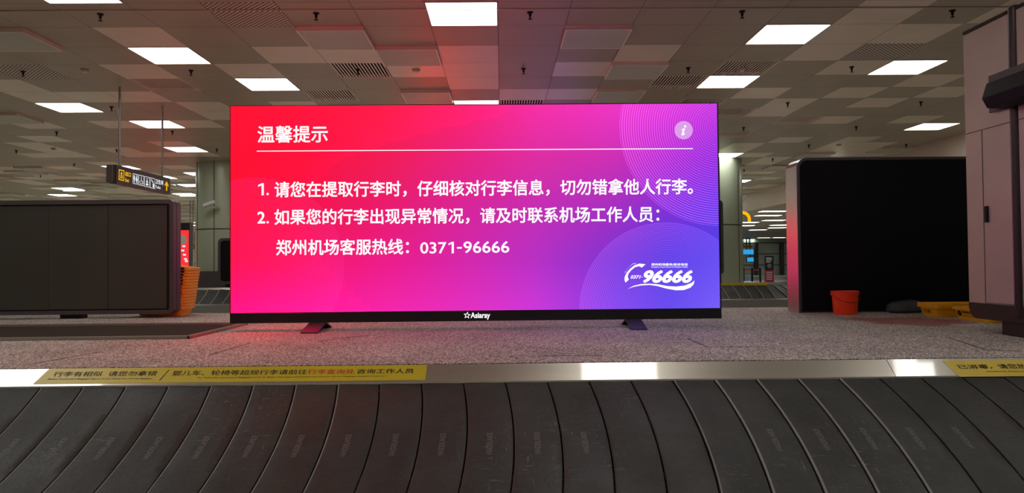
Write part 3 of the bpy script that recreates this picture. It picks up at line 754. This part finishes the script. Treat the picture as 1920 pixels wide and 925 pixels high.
# panel joints, door line and handle on the left side
m = MB(); y1, z1 = K(1811, 252); m.box(-.003, .0, .045, yf_-ym-.004, z1-.003, z1+.003); m.box(-.003, .0, yn-ym, -.045, z1-.003, z1+.003)
yd, zd = K(1845, 420); m.box(-.003, .0, yd-.0015, yd+.0015, zb_+.01, z1-.0); m.box(-.003, .0, .045, yd, zb_+.008, zb_+.013)
m.build('door_seam', M['gunmetal'], kb_)
ya, za = K(1848, 387); y2, z2 = K(1854, 417)
MB().box(-.014, .0, min(ya, y2), max(ya, y2), min(za, z2), max(za, z2)).build('handle', M['black'], kb_, bevel=.003)
p0 = at_z(1877, 628, CF)
MB().box(.03, wd, yn-ym+.15, p0.y-ym, 0, zb_-.12).build('plinth', M['bronze'], kb_, bevel=.01)
# slanted black sensor box fixed to the cabinet side
sn = empty('sensor_box', (CX-.16, 5.3, CF), 'angular black box fixed high on the side of the steel cabinet', 'sensor box')
sx = CX-.15
def Q(px, py): p = at_x(px, py, CX-.02); return p.y-5.3, p.z-CF
yA, zA = Q(1856, 143); yB_, zB_ = Q(1862, 211)
MB().box(.125, .145, -1.0, yA, zB_, zA).build('back_plate', M['gunmetal'], sn, bevel=.004)
def Q2(px, py): p = at_x(px, py, sx-.03); return p.y-5.3, p.z-CF
yC, zC = Q2(1852, 153); yD, zD = Q2(1848, 186); yE, zE = Q2(1858, 206)
MB().prism([(.126, zC+.005), (-.02, zC-.01), (-.06, zD), (-.02, zE+.02), (.126, zE+.01)], -1.0, yC+.02, 'y').build('housing', M['black'], sn, bevel=.008)

# ------------------------------------------------------------------ red bucket
bp = at_z(1593, 591, CF); by = bp.y+.1
bk = empty('red_bucket', (bp.x, by, CF), 'red plastic bucket standing in front of the black display', 'bucket')
rb, rt, hb = .118, .144, .258
MB().lathe([(.001, .0), (rb, 0), (rb+.003, .01), (rt-.008, hb-.03), (rt-.002, hb-.028), (rt, hb-.01), (rt+.004, hb), (rt-.006, hb), (rt-.012, hb-.03), (rb-.006, .008), (.001, .006)], seg=48).build('body', M['bucket'], bk, smooth=True)
pts = [(rt*math.cos(t)*1.02, -rt*1.0*math.sin(t)*1.0-.006, hb-.035-.085*math.sin(t)) for t in [math.pi*k/20 for k in range(21)]]
MB().tube(pts, .0035, 6).build('handle', M['bucket_in'], bk, smooth=True)
MB().box(-.006+rt, rt+.012, -.012, .012, hb-.045, hb-.02).box(-rt-.012, -rt+.006, -.012, .012, hb-.045, hb-.02).build('handle_lug', M['bucket'], bk)

# ------------------------------------------------------------------ luggage trays
def tray_meshes(root_, Lx=.66, Wy=.46, Hh=.15, sk=.03):
    """long side along X"""
    def loop(hx, hy, z, r=.06, n=5):
        return [(x, y, z) for x, y in rrect(-hx, hx, -hy, hy, r, n)]
    L_ = [loop(Lx/2-.045, Wy/2-.045, 0), loop(Lx/2-.018, Wy/2-.018, Hh-sk+.004), loop(Lx/2, Wy/2, Hh-sk), loop(Lx/2, Wy/2, Hh), loop(Lx/2-.012, Wy/2-.012, Hh), loop(Lx/2-.0225, Wy/2-.0225, Hh-.014), loop(Lx/2-.049, Wy/2-.049, .004)]
    m = MB(); n = len(L_[0])
    for l in L_: m.v += l
    for a in range(len(L_)-1):
        for k in range(n):
            j = (k+1) % n; m.f.append((a*n+k, a*n+j, (a+1)*n+j, (a+1)*n+k)); m.m.append(0)
    m.f.append(tuple(reversed(range(n)))); m.m.append(0); m.f.append(tuple(range(6*n, 7*n))); m.m.append(0)
    return m.build('tub', M['tray'], root_, smooth=True)
def handle_hole(root_, x, y, z, w_=.1, h=.02, alongx=True):
    if alongx: m = MB().box(x-w_/2, x+w_/2, y-.004, y+.004, z-h/2, z+h/2)
    else: m = MB().box(x-.004, x+.004, y-w_/2, y+w_/2, z-h/2, z+h/2)
    return m.build('hand_slot', M['seam'], root_)
tA = empty('luggage_tray', (4.745, 7.65, CF), 'yellow luggage tray behind the other one, in front of the black display', 'luggage tray', rz=-.03)
tray_meshes(tA, .62, .38, .14, .045)
tB = empty('luggage_tray', (4.715, 7.02, CF), 'yellow luggage tray with round black logo beside the steel cabinet', 'luggage tray', rz=math.pi/2-.04)
tray_meshes(tB, .64, .44, .125, .025)
# lettering on the tray sides that face the near left
def side_text(t, s, u0, u1, v0, v1, m, long_side=True, bold=.01):
    def fn(u, v):
        z = v0+(v1-v0)*v; q = u0+(u1-u0)*u
        if long_side: return Vector((q, (.44/2-.045)+.027*(z/.104)+.002, z))
        return Vector((-(.62/2-.045)-.027*(z/.099)-.002, q, z))
    return text('lettering', s, fn, m, t, bold)
side_text(tB, '郑州新郑国际机场', .14, -.16, .060, .088, M['ink'])
side_text(tB, 'ZHENGZHOU XINZHENG AIRPORT', .14, -.16, .036, .048, M['ink'])
m = MB(); m.quad([(.195+.036*math.cos(t*math.pi/12), .175+.027*((.062+.027*math.sin(t*math.pi/12))/.104)+.002, .062+.027*math.sin(t*math.pi/12)) for t in range(24)]); m.build('round_logo', M['ink'], tB)
side_text(tA, '行李', .07, -.06, .03, .075, M['ink'], False)
# leaning stack of nested trays behind the grey display
sxa, sxb = at_y(358, 588, 9.12).x, at_y(367, 505, 9.12).x
s0 = None
for k in range(14):
    if s0 is None:
        t = empty('luggage_tray', (0, 0, 0)); tray_meshes(t, .60, .40, .11)
        handle_hole(t, .225, -.2005, .094, .055, .02); handle_hole(t, -.1, -.2005, .094, .1, .02); s0 = t
    else: t = copy_tree(s0)
    t.location = (sxa+(sxb-sxa)*k/13-.30, 9.08, CF+.006+k*.0385); t.rotation_euler = (0, .02+.11*k/13, math.radians(3)*math.sin(k*1.7)*.4)
    pos = ('lowest', 'second from the bottom', 'third from the bottom', 'fourth from the bottom', 'fifth from the bottom', 'sixth from the bottom', 'seventh from the bottom', 'seventh from the top', 'sixth from the top', 'fifth from the top', 'fourth from the top', 'third from the top', 'second from the top', 'topmost')[k]
    tag(t, f'orange tray of the tall pile behind the grey display, {pos}', 'luggage tray', 'stacked trays behind the grey display')
# grey bag next to the yellow trays
gb = at_z(1700, 590, CF)
m = MB(); seg = 20
prof = [(.001, 0), (.15, 0), (.19, .03), (.185, .09), (.15, .13), (.08, .145), (.001, .15)]
m.lathe(prof, seg=seg)
m.v = [(x*1.15+(.012*math.sin(9*y+4*z)), y*.62+.01*math.sin(11*x), z*(1+.06*math.sin(13*x))*.95) for x, y, z in m.v]
o = m.build('grey_bag', M['greycloth'], smooth=True); o.location = (gb.x+.12, 8.2, CF); tag(o, 'soft dark grey bag on the carpet left of the yellow trays', 'bag')

# ------------------------------------------------------------------ hanging direction sign
HX = -6.28
n0 = at_x(218, 312, HX); n1 = at_x(218, 345.5, HX); f0 = at_x(319, 332, HX)
y0s, y1s, zt_, zb2 = n0.y, f0.y, (n0.z+f0.z)/2, n1.z+.01
sg = empty('hanging_sign', (HX-.06, (y0s+y1s)/2, zb2), 'dark hanging direction sign with yellow exit arrow and toilet symbols', 'sign')
ym_ = (y0s+y1s)/2; hl = (y1s-y0s)/2; hz = zt_-zb2
MB().box(-.045, .045, -hl-.02, hl, 0, hz).build('sign_box', M['sign_dark'], sg, bevel=.008)
MB().box(.045, .06, -hl, hl, .0, hz).build('face_panel', M['sign_face'] if 'sign_face' in M else mat('sign face', srgb(44, 36, 36), .35), sg)
MB().box(-.075, .03, -hl-.06, -hl-.02, .01, hz-.005).build('end_cap', mat('sign end cap', srgb(92, 84, 72), .4, .4), sg, bevel=.01)
def zs(x, y): return 190+x/7.706, 280+y/7.706
def H_(x, y, dx=.0615):
    p = at_x(*zs(x, y), HX+.002); return Vector((dx, p.y-ym_, p.z-zb2))
def bil(q): 
    a, b, c, d = [H_(*p) for p in q]; return lambda u, v: a*(1-u)*(1-v)+b*u*(1-v)+c*u*v+d*(1-u)*v
def sign_frame(q, mname, name, t=.09):
    f = bil(q); m = MB()
    for (u0, u1, v0, v1) in ((0,1,0,t),(0,1,1-t,1),(0,t*1.3,t,1-t),(1-t*1.3,1,t,1-t)): m.quad([f(u0,v0),f(u1,v0),f(u1,v1),f(u0,v1)])
    m.build(name, M[mname], sg); return f
f = sign_frame([(250,440),(328,462),(333,306),(256,288)], 'sign_yellow', 'exit_frame')
m = MB()
for q in (((.28,.2),(.72,.2),(.72,.3),(.28,.3)), ((.28,.3),(.36,.3),(.36,.5),(.28,.5)), ((.64,.3),(.72,.3),(.72,.5),(.64,.5)), ((.44,.35),(.56,.35),(.56,.62),(.44,.62)), ((.3,.6),(.7,.6),(.5,.85))): m.quad([f(*p) for p in q])
m.build('exit_arrow', M['sign_yellow'], sg)
text('lettering', '出口', bil([(345,385),(428,405),(430,340),(348,318)]), M['sign_yellow'], sg, .03)
text('lettering', 'Exit', bil([(345,468),(400,480),(402,432),(347,418)]), M['sign_yellow'], sg, .02)
def person(m, f, cx2, wd2, skirt=False):
    m.quad([f(cx2+.5*wd2*.55*math.cos(t*math.pi/4), .82+.06*math.sin(t*math.pi/4)) for t in range(8)])
    if skirt: m.quad([f(cx2-.18*wd2, .74), f(cx2-.6*wd2, .35), f(cx2+.6*wd2, .35), f(cx2+.18*wd2, .74)])
    else: m.quad([f(cx2-.4*wd2, .74), f(cx2-.4*wd2, .42), f(cx2+.4*wd2, .42), f(cx2+.4*wd2, .74)])
    m.quad([f(cx2-.22*wd2, .42), f(cx2-.22*wd2, .12), f(cx2-.03*wd2, .12), f(cx2-.03*wd2, .42)]); m.quad([f(cx2+.03*wd2, .42), f(cx2+.03*wd2, .12), f(cx2+.22*wd2, .12), f(cx2+.22*wd2, .42)])
for n_, (xa, xb) in enumerate(((455,532),(540,615),(624,698),(706,776))):
    off = (xa-455)*.285
    f = sign_frame([(xa,495+off*.9),(xb,511+off*.9),(xb,365+off*.85),(xa,347+off*.85)], 'sign_white', ['toilet_frame','wheelchair_frame','baby_frame','drinking_frame'][n_], .05)
    m = MB()
    if n_ == 0: person(m, f, .28, .36); person(m, f, .72, .36, True)
    elif n_ == 1:
        m.quad([f(.5+.07*math.cos(t*math.pi/4), .83+.05*math.sin(t*math.pi/4)) for t in range(8)])
        m.quad([f(.45,.76),f(.45,.45),f(.55,.45),f(.55,.76)]); m.quad([f(.5,.5),f(.5,.42),f(.76,.38),f(.76,.46)]); m.quad([f(.7,.42),f(.85,.18),f(.9,.2),f(.78,.42)])
        for t in range(14):
            a0, a1 = (t*.3+2.2), ((t+1)*.3+2.2); m.quad([f(.48+.26*math.cos(a0), .3+.18*math.sin(a0)), f(.48+.26*math.cos(a1), .3+.18*math.sin(a1)), f(.48+.19*math.cos(a1), .3+.13*math.sin(a1)), f(.48+.19*math.cos(a0), .3+.13*math.sin(a0))])
    elif n_ == 2:
        m.quad([f(.5+.1*math.cos(t*math.pi/4), .8+.07*math.sin(t*math.pi/4)) for t in range(8)]); m.quad([f(.45,.7),f(.3,.42),f(.7,.42),f(.55,.7)])
        m.quad([f(.5+.26*math.cos(t*math.pi/6), .25+.12*math.sin(t*math.pi/6)) for t in range(12)])
    else:
        m.quad([f(.3+.1*math.cos(t*math.pi/4), .8+.07*math.sin(t*math.pi/4)) for t in range(8)]); m.quad([f(.35,.75),f(.6,.68),f(.72,.52),f(.6,.5),f(.5,.6),f(.3,.66)])
        m.quad([f(.52,.1),f(.52,.48),f(.85,.48),f(.85,.1)])
    m.build('pictogram', M['sign_white'], sg)
text('lettering', '卫生间', bil([(783,495),(893,522),(896,455),(786,428)]), M['sign_white'], sg, .03)
text('lettering', 'Toilet', bil([(783,560),(856,580),(858,538),(785,520)]), M['sign_white'], sg, .02)
m = MB()
for q in (((936,600),(951,603),(951,480),(936,476)), ((944,462),(912,520),(922,530),(944,492)), ((944,462),(944,492),(964,540),(974,532))): m.quad([H_(*p) for p in q])
m.build('arrow', M['sign_yellow'], sg)
for (px, py) in ((224, 163), (306, 200)):
    P = at_z(px, py, CZ); m = MB().tube([(0, P.y-ym_, hz-.002), (0, P.y-ym_, CZ-zb2)], .018, 10); m.build('hanging_rod', M['steel_dim'], sg, smooth=True)

# ------------------------------------------------------------------ round columns far back, CCTV
def column(cxx, cyy, r, z0, label):
    o = empty('column', (cxx, cyy, z0), label, 'column')
    H = CZ-z0; zj = at_y(403, 429.5, cyy-r).z-z0
    MB().lathe([(r, 0), (r, zj-.015)], seg=64).build('lower_cladding', M['column'], o, smooth=True)
    MB().lathe([(r, zj+.015), (r, H)], seg=64).build('upper_cladding', M['column'], o, smooth=True)
    m = MB().lathe([(r-.02, 0), (r-.02, H)], seg=40)
    m.build('core', M['mullion'], o, smooth=True)
    m = MB()
    for a in (-2.4, -1.62, -.84, -.06):
        x, y = r*math.cos(a), r*math.sin(a); m.tube([(x, y, 0), (x, y, H)], .012, 6)
    m.build('cladding_seam', M['gunmetal'], o)
    return o
def cctv(px, py, Y, dirx, label, bracket):
    P = at_y(px, py, Y); o = empty('security_camera', P, label, 'security camera')
    o.rotation_euler = (0, 0, 0)
    b = MB().box(-.17, .17, -.06, .06, -.05, .05).build('camera_body', M['white'], o, bevel=.015); b.rotation_euler = (0, math.radians(dirx), 0)
    l = MB().tube([(-.18*math.cos(math.radians(dirx)), 0, .18*math.sin(math.radians(dirx))), (-.15*math.cos(math.radians(dirx)), 0, .15*math.sin(math.radians(dirx)))], .035, 12).build('lens', M['black'], o)
    MB().tube([(0, 0, -.03), bracket[0], bracket[1]], .022, 8).build('bracket', M['white'], o)
CY = 21.9; r = .85
lx = at_y(371, 400, CY).x+r
column(lx, CY, r, .82, 'round pale green column left of the big screen')
rx = at_y(1389.5, 400, CY).x-r
column(rx, CY, r, .82, 'round pale green column right of the big screen')
yy = CY-math.sqrt(max(r*r-(at_y(393, 384, CY-r).x-lx)**2, .01))
cctv(392, 382, yy-.32, -20, 'white bullet security camera on the left column', [(.12, .1, -.12), (.14, .36, -.12)])
P = at_y(1386, 378, CY-.3)
cctv(1391, 376, CY-.3, -62, 'white tilted security camera on the side of the right column', [(-.02, .02, -.05), (-.04, .04, -.05)])

# ------------------------------------------------------------------ far carousel
fc = empty('baggage_carousel', (0, 19.5, 0), 'distant second baggage carousel seen beside the big screen', 'baggage carousel')
FZ = .92
Xc = at_z(1436, 530, FZ).x; Yr = 19.6
def fpath(d):
    """d: distance along; returns rim point and outward direction"""
    L1 = Xc+14
    if d <= L1: return Vector((-14+d, Yr, 0)), Vector((0, -1, 0))
    a = (d-L1)/1.5; a = min(a, math.pi/2)
    return Vector((Xc+.9*math.sin(a), Yr+.9-.9*math.cos(a), 0)), Vector((math.sin(a), -math.cos(a), 0))
Ltot = Xc+14+1.5*math.pi/2
m = MB(); N_ = 60; mats = []
secs = [(0, FZ), (.05, FZ), (.16, FZ-.06)]
seg_d = [0, (Xc+14)*.25, (Xc+14)*.5, (Xc+14)*.75, Xc+14]+[Xc+14+1.5*math.pi/2*k/8 for k in range(1, 9)]
def sweep(prof, name, mt, par):
    m = MB(); n0 = []
    for d in seg_d:
        p, n = fpath(d); row = []
        for (o_, z) in prof: q = p+n*o_; row.append(len(m.v)); m.v.append((q.x, q.y-19.5, z))
        n0.append(row)
    for a in range(len(n0)-1):
        for k in range(len(prof)-1): m.f.append((n0[a][k], n0[a][k+1], n0[a+1][k+1], n0[a+1][k])); m.m.append(0)
    return m.build(name, mt, par)
sweep([(-.02, FZ-.1), (-.02, FZ), (.08, FZ), (.16, FZ-.075)], 'coping', M['aluminium'], fc)
sweep([(.84, .53), (.92, .50), (.92, .0)], 'kick_panel', M['steel_dim'], fc)
nsl = int(Ltot/.30)
slx = None
for k in range(nsl+1):
    d = k*.30; p0_, n_0 = fpath(d); p1_, n_1 = fpath(d+.29)
    if k == 0 or d > Xc+14-.3:
        m = MB(); base = (p0_ if d > Xc+14-.3 else p0_)
        rows = 6
        for a in range(rows+1):
            t = a/rows; o_ = .15+.70*t; z = FZ-.06-.34*t; bl = .10*t*(1.3-t)
            T0 = Vector((-n_0.y, n_0.x, 0)); T1 = Vector((-n_1.y, n_1.x, 0))
            q0 = p0_+n_0*o_+T0*bl; q1 = p1_+n_1*o_+T1*bl
            m.v += [(q0.x, q0.y-19.5, z+.014), (q1.x, q1.y-19.5, z)]
        for a in range(rows): m.f.append((2*a, 2*a+1, 2*a+3, 2*a+2)); m.m.append(0)
        # pale front lip of the slat
        n = len(m.v)
        for a in range(rows+1):
            x, y, z = m.v[2*a]; x1, y1, z1 = m.v[2*a+1]; m.v += [(x-(x1-x)*.09, y-(y1-y)*.09, z+.002)]
        for a in range(rows): m.f.append((2*a, 2*a+2, n+a+1, n+a)); m.m.append(1)
        s = m.build('slat', [M['rubber'], M['rubber_edge']], fc)
        if k == 0: slx = s; p00 = p0_.copy()
    else:
        s = slx.copy(); COL.objects.link(s); s.parent = fc; s.location = (d, 0, 0)
P0s = at_z(1340, 531, FZ)
MB().box(at_y(1300, 532, 19.5).x, at_y(1437, 532, 19.5).x, -.003, .003, FZ-.07, FZ-.0).build('yellow_sticker', M['sticker'], fc).location = (0, -.10, .0)
struct(MB().box(-14, Xc+.9, Yr+.02, 24.5, .1, .84).build('floor.002', M['hall_floor']))
# black low wall and displays on the far island
a = at_y(350, 509, 20.9); b = at_y(412, 509, 20.9)
o = MB().box(a.x, b.x+1.2, 20.6, 20.9, .84, a.z+.0).build('low_wall', M['gunmetal'], bevel=.02); tag(o, 'low dark barrier at the foot of the left column', 'barrier')
def far_display(x0, x1, z0, z1, Y, label):
    o = empty('far_display', ((x0+x1)/2, Y, .84), label, 'display screen'); h = (x1-x0)/2
    m = MB(); ring_prism(m, rrect(-h, h, z0-.84, z1-.84, .12), rrect(-h+.07, h-.07, z0-.77, z1-.91, .08), -.02, .12, 'y'); m.build('frame', M['gunmetal'], o, smooth=True)
    MB().box(-h+.05, h-.05, 0, .1, z0-.79, z1-.89).build('screen_panel', M['blackmatt'], o)
    [MB().box(q-.1, q+.1, 0, .1, 0, z0-.83).build('foot', M['black'], o) for q in (-h+.3, h-.3)]
a = at_y(409, 447, 20.1); b = at_y(409, 533, 20.1)
far_display(a.x, a.x+1.0, max(b.z, .86), a.z, 20.1, 'far dark display half hidden behind the left edge of the big screen')
a = at_y(1355, 375, 20.3); b = at_y(1355, 515, 20.3)
far_display(a.x-3.8, a.x, b.z, a.z, 20.3, 'far dark display peeking past the right edge of the big screen')

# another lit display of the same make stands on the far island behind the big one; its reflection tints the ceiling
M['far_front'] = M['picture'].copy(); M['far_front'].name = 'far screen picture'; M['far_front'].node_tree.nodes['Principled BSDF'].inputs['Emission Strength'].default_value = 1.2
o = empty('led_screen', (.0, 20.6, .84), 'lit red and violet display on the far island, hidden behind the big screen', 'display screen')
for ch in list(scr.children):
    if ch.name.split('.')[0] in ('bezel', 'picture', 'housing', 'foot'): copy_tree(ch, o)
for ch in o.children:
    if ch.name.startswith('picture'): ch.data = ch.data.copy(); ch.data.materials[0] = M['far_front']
# ------------------------------------------------------------------ far left: lit red kiosk and small signs
def board(name, cat, label, x0, x1, y0, y1, Y, m, thick=.15, stand=True):
    a = at_y(x0, y1, Y); b = at_y(x1, y0, Y)
    o = empty(name, ((a.x+b.x)/2, Y, 0), label, cat); h = (b.x-a.x)/2
    MB().box(-h, h, 0, thick, a.z, b.z).build('body', M['gunmetal'], o)
    MB().box(-h+.02, h-.02, -.006, 0, a.z+.02, b.z-.02).build('face', m, o)
    return o, a, b, h
o, a, b, h = board('advertising_kiosk', 'advertising kiosk', 'lit red advertising kiosk far back between grey display and left column', 235, 355, 418, 520, 26, M['red_lit'], .3)
MB().box(-h-.01, h+.01, -.012, .02, at_y(345, 432, 26).z, b.z).build('header', M['black'], o)
MB().box(-h, h, .0, .3, 0, a.z).build('stand', M['black'], o)
m = MB()
for k, (px, py) in enumerate(((343,470),(346,478),(348,486),(345,462),(350,490))):
    p = at_y(px, py, 26); m.box(p.x-o.location.x-.05, p.x-o.location.x+.05, -.016, -.008, p.z-.03, p.z+.03)
m.build('poster_mark', M['sign_white'], o)
p = at_y(344, 450, 26); m = MB(); m.quad([(p.x-o.location.x+.12*math.cos(t*math.pi/8), -.012, p.z+.17*math.sin(t*math.pi/8)) for t in range(16)]); m.build('poster_picture', M['column'], o)
def wall_sign(name, label, x0, x1, y0, y1, Y, m, zc=CZ):
    a = at_y(x0, y1, Y); b = at_y(x1, y0, Y); cx2 = (a.x+b.x)/2
    o = empty(name, (cx2, Y, a.z), label, 'sign'); h = (b.x-a.x)/2
    MB().box(-h, h, 0, .1, 0, b.z-a.z).build('sign_box', M['sign_dark'], o)
    MB().box(-h*.8, h*.8, -.008, 0, (b.z-a.z)*.3, (b.z-a.z)*.7).build('face', m, o)
    MB().box(-h*.6-.015, -h*.6+.015, .03, .06, b.z-a.z, zc-a.z).box(h*.6-.015, h*.6+.015, .03, .06, b.z-a.z, zc-a.z).build('hanging_rod', M['steel_dim'], o)
    return o
wall_sign('small_sign', 'small black and yellow hanging sign left of the left column', 354, 363, 459, 467, 34, M['sign_yellow'])
wall_sign('small_sign', 'tiny green lit sign low beside the left column', 365, 370.5, 492, 506, 34, M['green_lit'])
wall_sign('small_sign', 'narrow upright black sign beside the left column', 366.5, 371, 455, 487, 33, M['black'])

# ------------------------------------------------------------------ far right hall: glazed wall, monitors, board, barrier
GY = 76.0
struct(MB().box(18, 44, GY, GY+.1, 0, 3.73).build('window_1', M['glass']))
m = MB()
for px in (1418, 1466): p = at_y(px, 490, GY-.3); m.box(p.x-.17, p.x+.17, GY-.5, GY, 0, 3.4)
struct(m.build('trim_4', M['mullion']))
m = MB()
for z in (1.05, 2.2, 3.35): m.box(18, 44, GY-.08, GY, z-.04, z+.04)
struct(m.build('trim_5', M['mullion']))
def monitor(x0, x1, y0, y1, Y, label):
    a = at_y(x0, y1, Y); b = at_y(x1, y0, Y); o = empty('blue_monitor', ((a.x+b.x)/2, Y, a.z), label, 'monitor'); h = (b.x-a.x)/2
    MB().box(-h-.05, h+.05, 0, .12, -.05, b.z-a.z+.05).build('case', M['black'], o)
    MB().box(-h, h, -.01, 0, 0, b.z-a.z).build('lit_face', M['blue_lit'], o)
    MB().box(-.05, .05, .04, .1, b.z-a.z, 3.73-a.z).build('mount', M['black'], o)
monitor(1388, 1413, 468, 477.5, 70, 'wider blue lit monitor far behind the right column')
monitor(1401, 1413, 483, 491, 72, 'smaller blue lit monitor below the wider one')
a = at_y(1389, 465, 69); b = at_y(1411, 461, 69)
o = MB().box(a.x, b.x, 69, 69.2, a.z, b.z).build('yellow_banner', mat('yellow banner', srgb(200, 150, 50), .5)); [MB().box(q, q+.04, 69.08, 69.12, b.z, 3.73).build('hanging_rod', M['black'], o) for q in (a.x+.3, b.x-.34)]; tag(o, 'thin yellow hanging banner above the blue monitors', 'banner')
# information board
KY = 50
a = at_y(1435, 524, KY); b = at_y(1450.5, 480, KY); zm = at_y(1442, 507, KY).z
o = empty('notice_board', ((a.x+b.x)/2, KY, 0), 'upright navy and magenta notice board far back right of the right column', 'notice board'); h = (b.x-a.x)/2
MB().box(-h, h, 0, .12, zm, b.z).build('upper_board', M['navy'], o); MB().box(-h, h, 0, .12, .03, zm).build('lower_board', M['maroon'], o)
m = MB()
for k in range(3): z = b.z-.16-.13*k; m.box(-h+.08, -h+.08+(h*1.3 if k < 2 else h*1.0), -.01, 0, z-.035, z+.035)
for k in range(5): z = zm-.14-.12*k; m.box(-h+.08, h-.12, -.01, 0, z-.03, z+.02)
m.build('text_line', M['white'], o)
m = MB(); cz2 = at_y(1444, 499, KY).z
for t in range(20):
    a0, a1 = t*math.pi/10, (t+1)*math.pi/10; m.quad([(R_*math.cos(q), -.012, cz2+R_*math.sin(q)) for R_, q in ((.13, a0), (.13, a1), (.105, a1), (.105, a0))])
m.quad([(-.012, -.012, cz2-.07), (.012, -.012, cz2-.07), (.012, -.012, cz2+.02), (-.012, -.012, cz2+.02)]); m.quad([(-.06, -.012, cz2), (0, -.012, cz2+.08), (.06, -.012, cz2), (0, -.012, cz2+.04)])
m.build('arrow_mark', M['white'], o)
# retractable belt barrier
pp = [at_y(x, 508, 46) for x in (1394, 1410, 1425)]
for k, p in enumerate(pp):
    o = empty('barrier_post', (p.x, 46, 0), ['leftmost black barrier post beside the right column', 'middle black barrier post of the red tape barrier', 'rightmost black barrier post next to the notice board'][k], 'barrier post', 'barrier posts')
    MB().lathe([(.001, 0), (.2, 0), (.2, .02), (.06, .04), (.06, .98), (.075, .98), (.075, 1.03), (.001, 1.03)], seg=14).build('post', M['black'], o, smooth=True)
    if k < 2:
        MB().box(.05, pp[k+1].x-p.x-.085, -.004, .004, .9, .97).build('belt', M['redbelt'], o)
# round yellow sign behind the right column
p = at_y(1392, 412, 27)
m = MB().tube([(.26*math.cos(t), 0, .26*math.sin(t)) for t in [math.pi*k/14-.3 for k in range(19)]], .06, 8)
o = empty('yellow_sign', p, 'curved yellow hanging sign peeking out behind the right column', 'sign'); m.build('yellow_arc', M['sign_yellow'], o)
MB().box(-.012, .012, -.01, .01, .25, CZ-p.z).build('hanging_rod', M['black'], o)
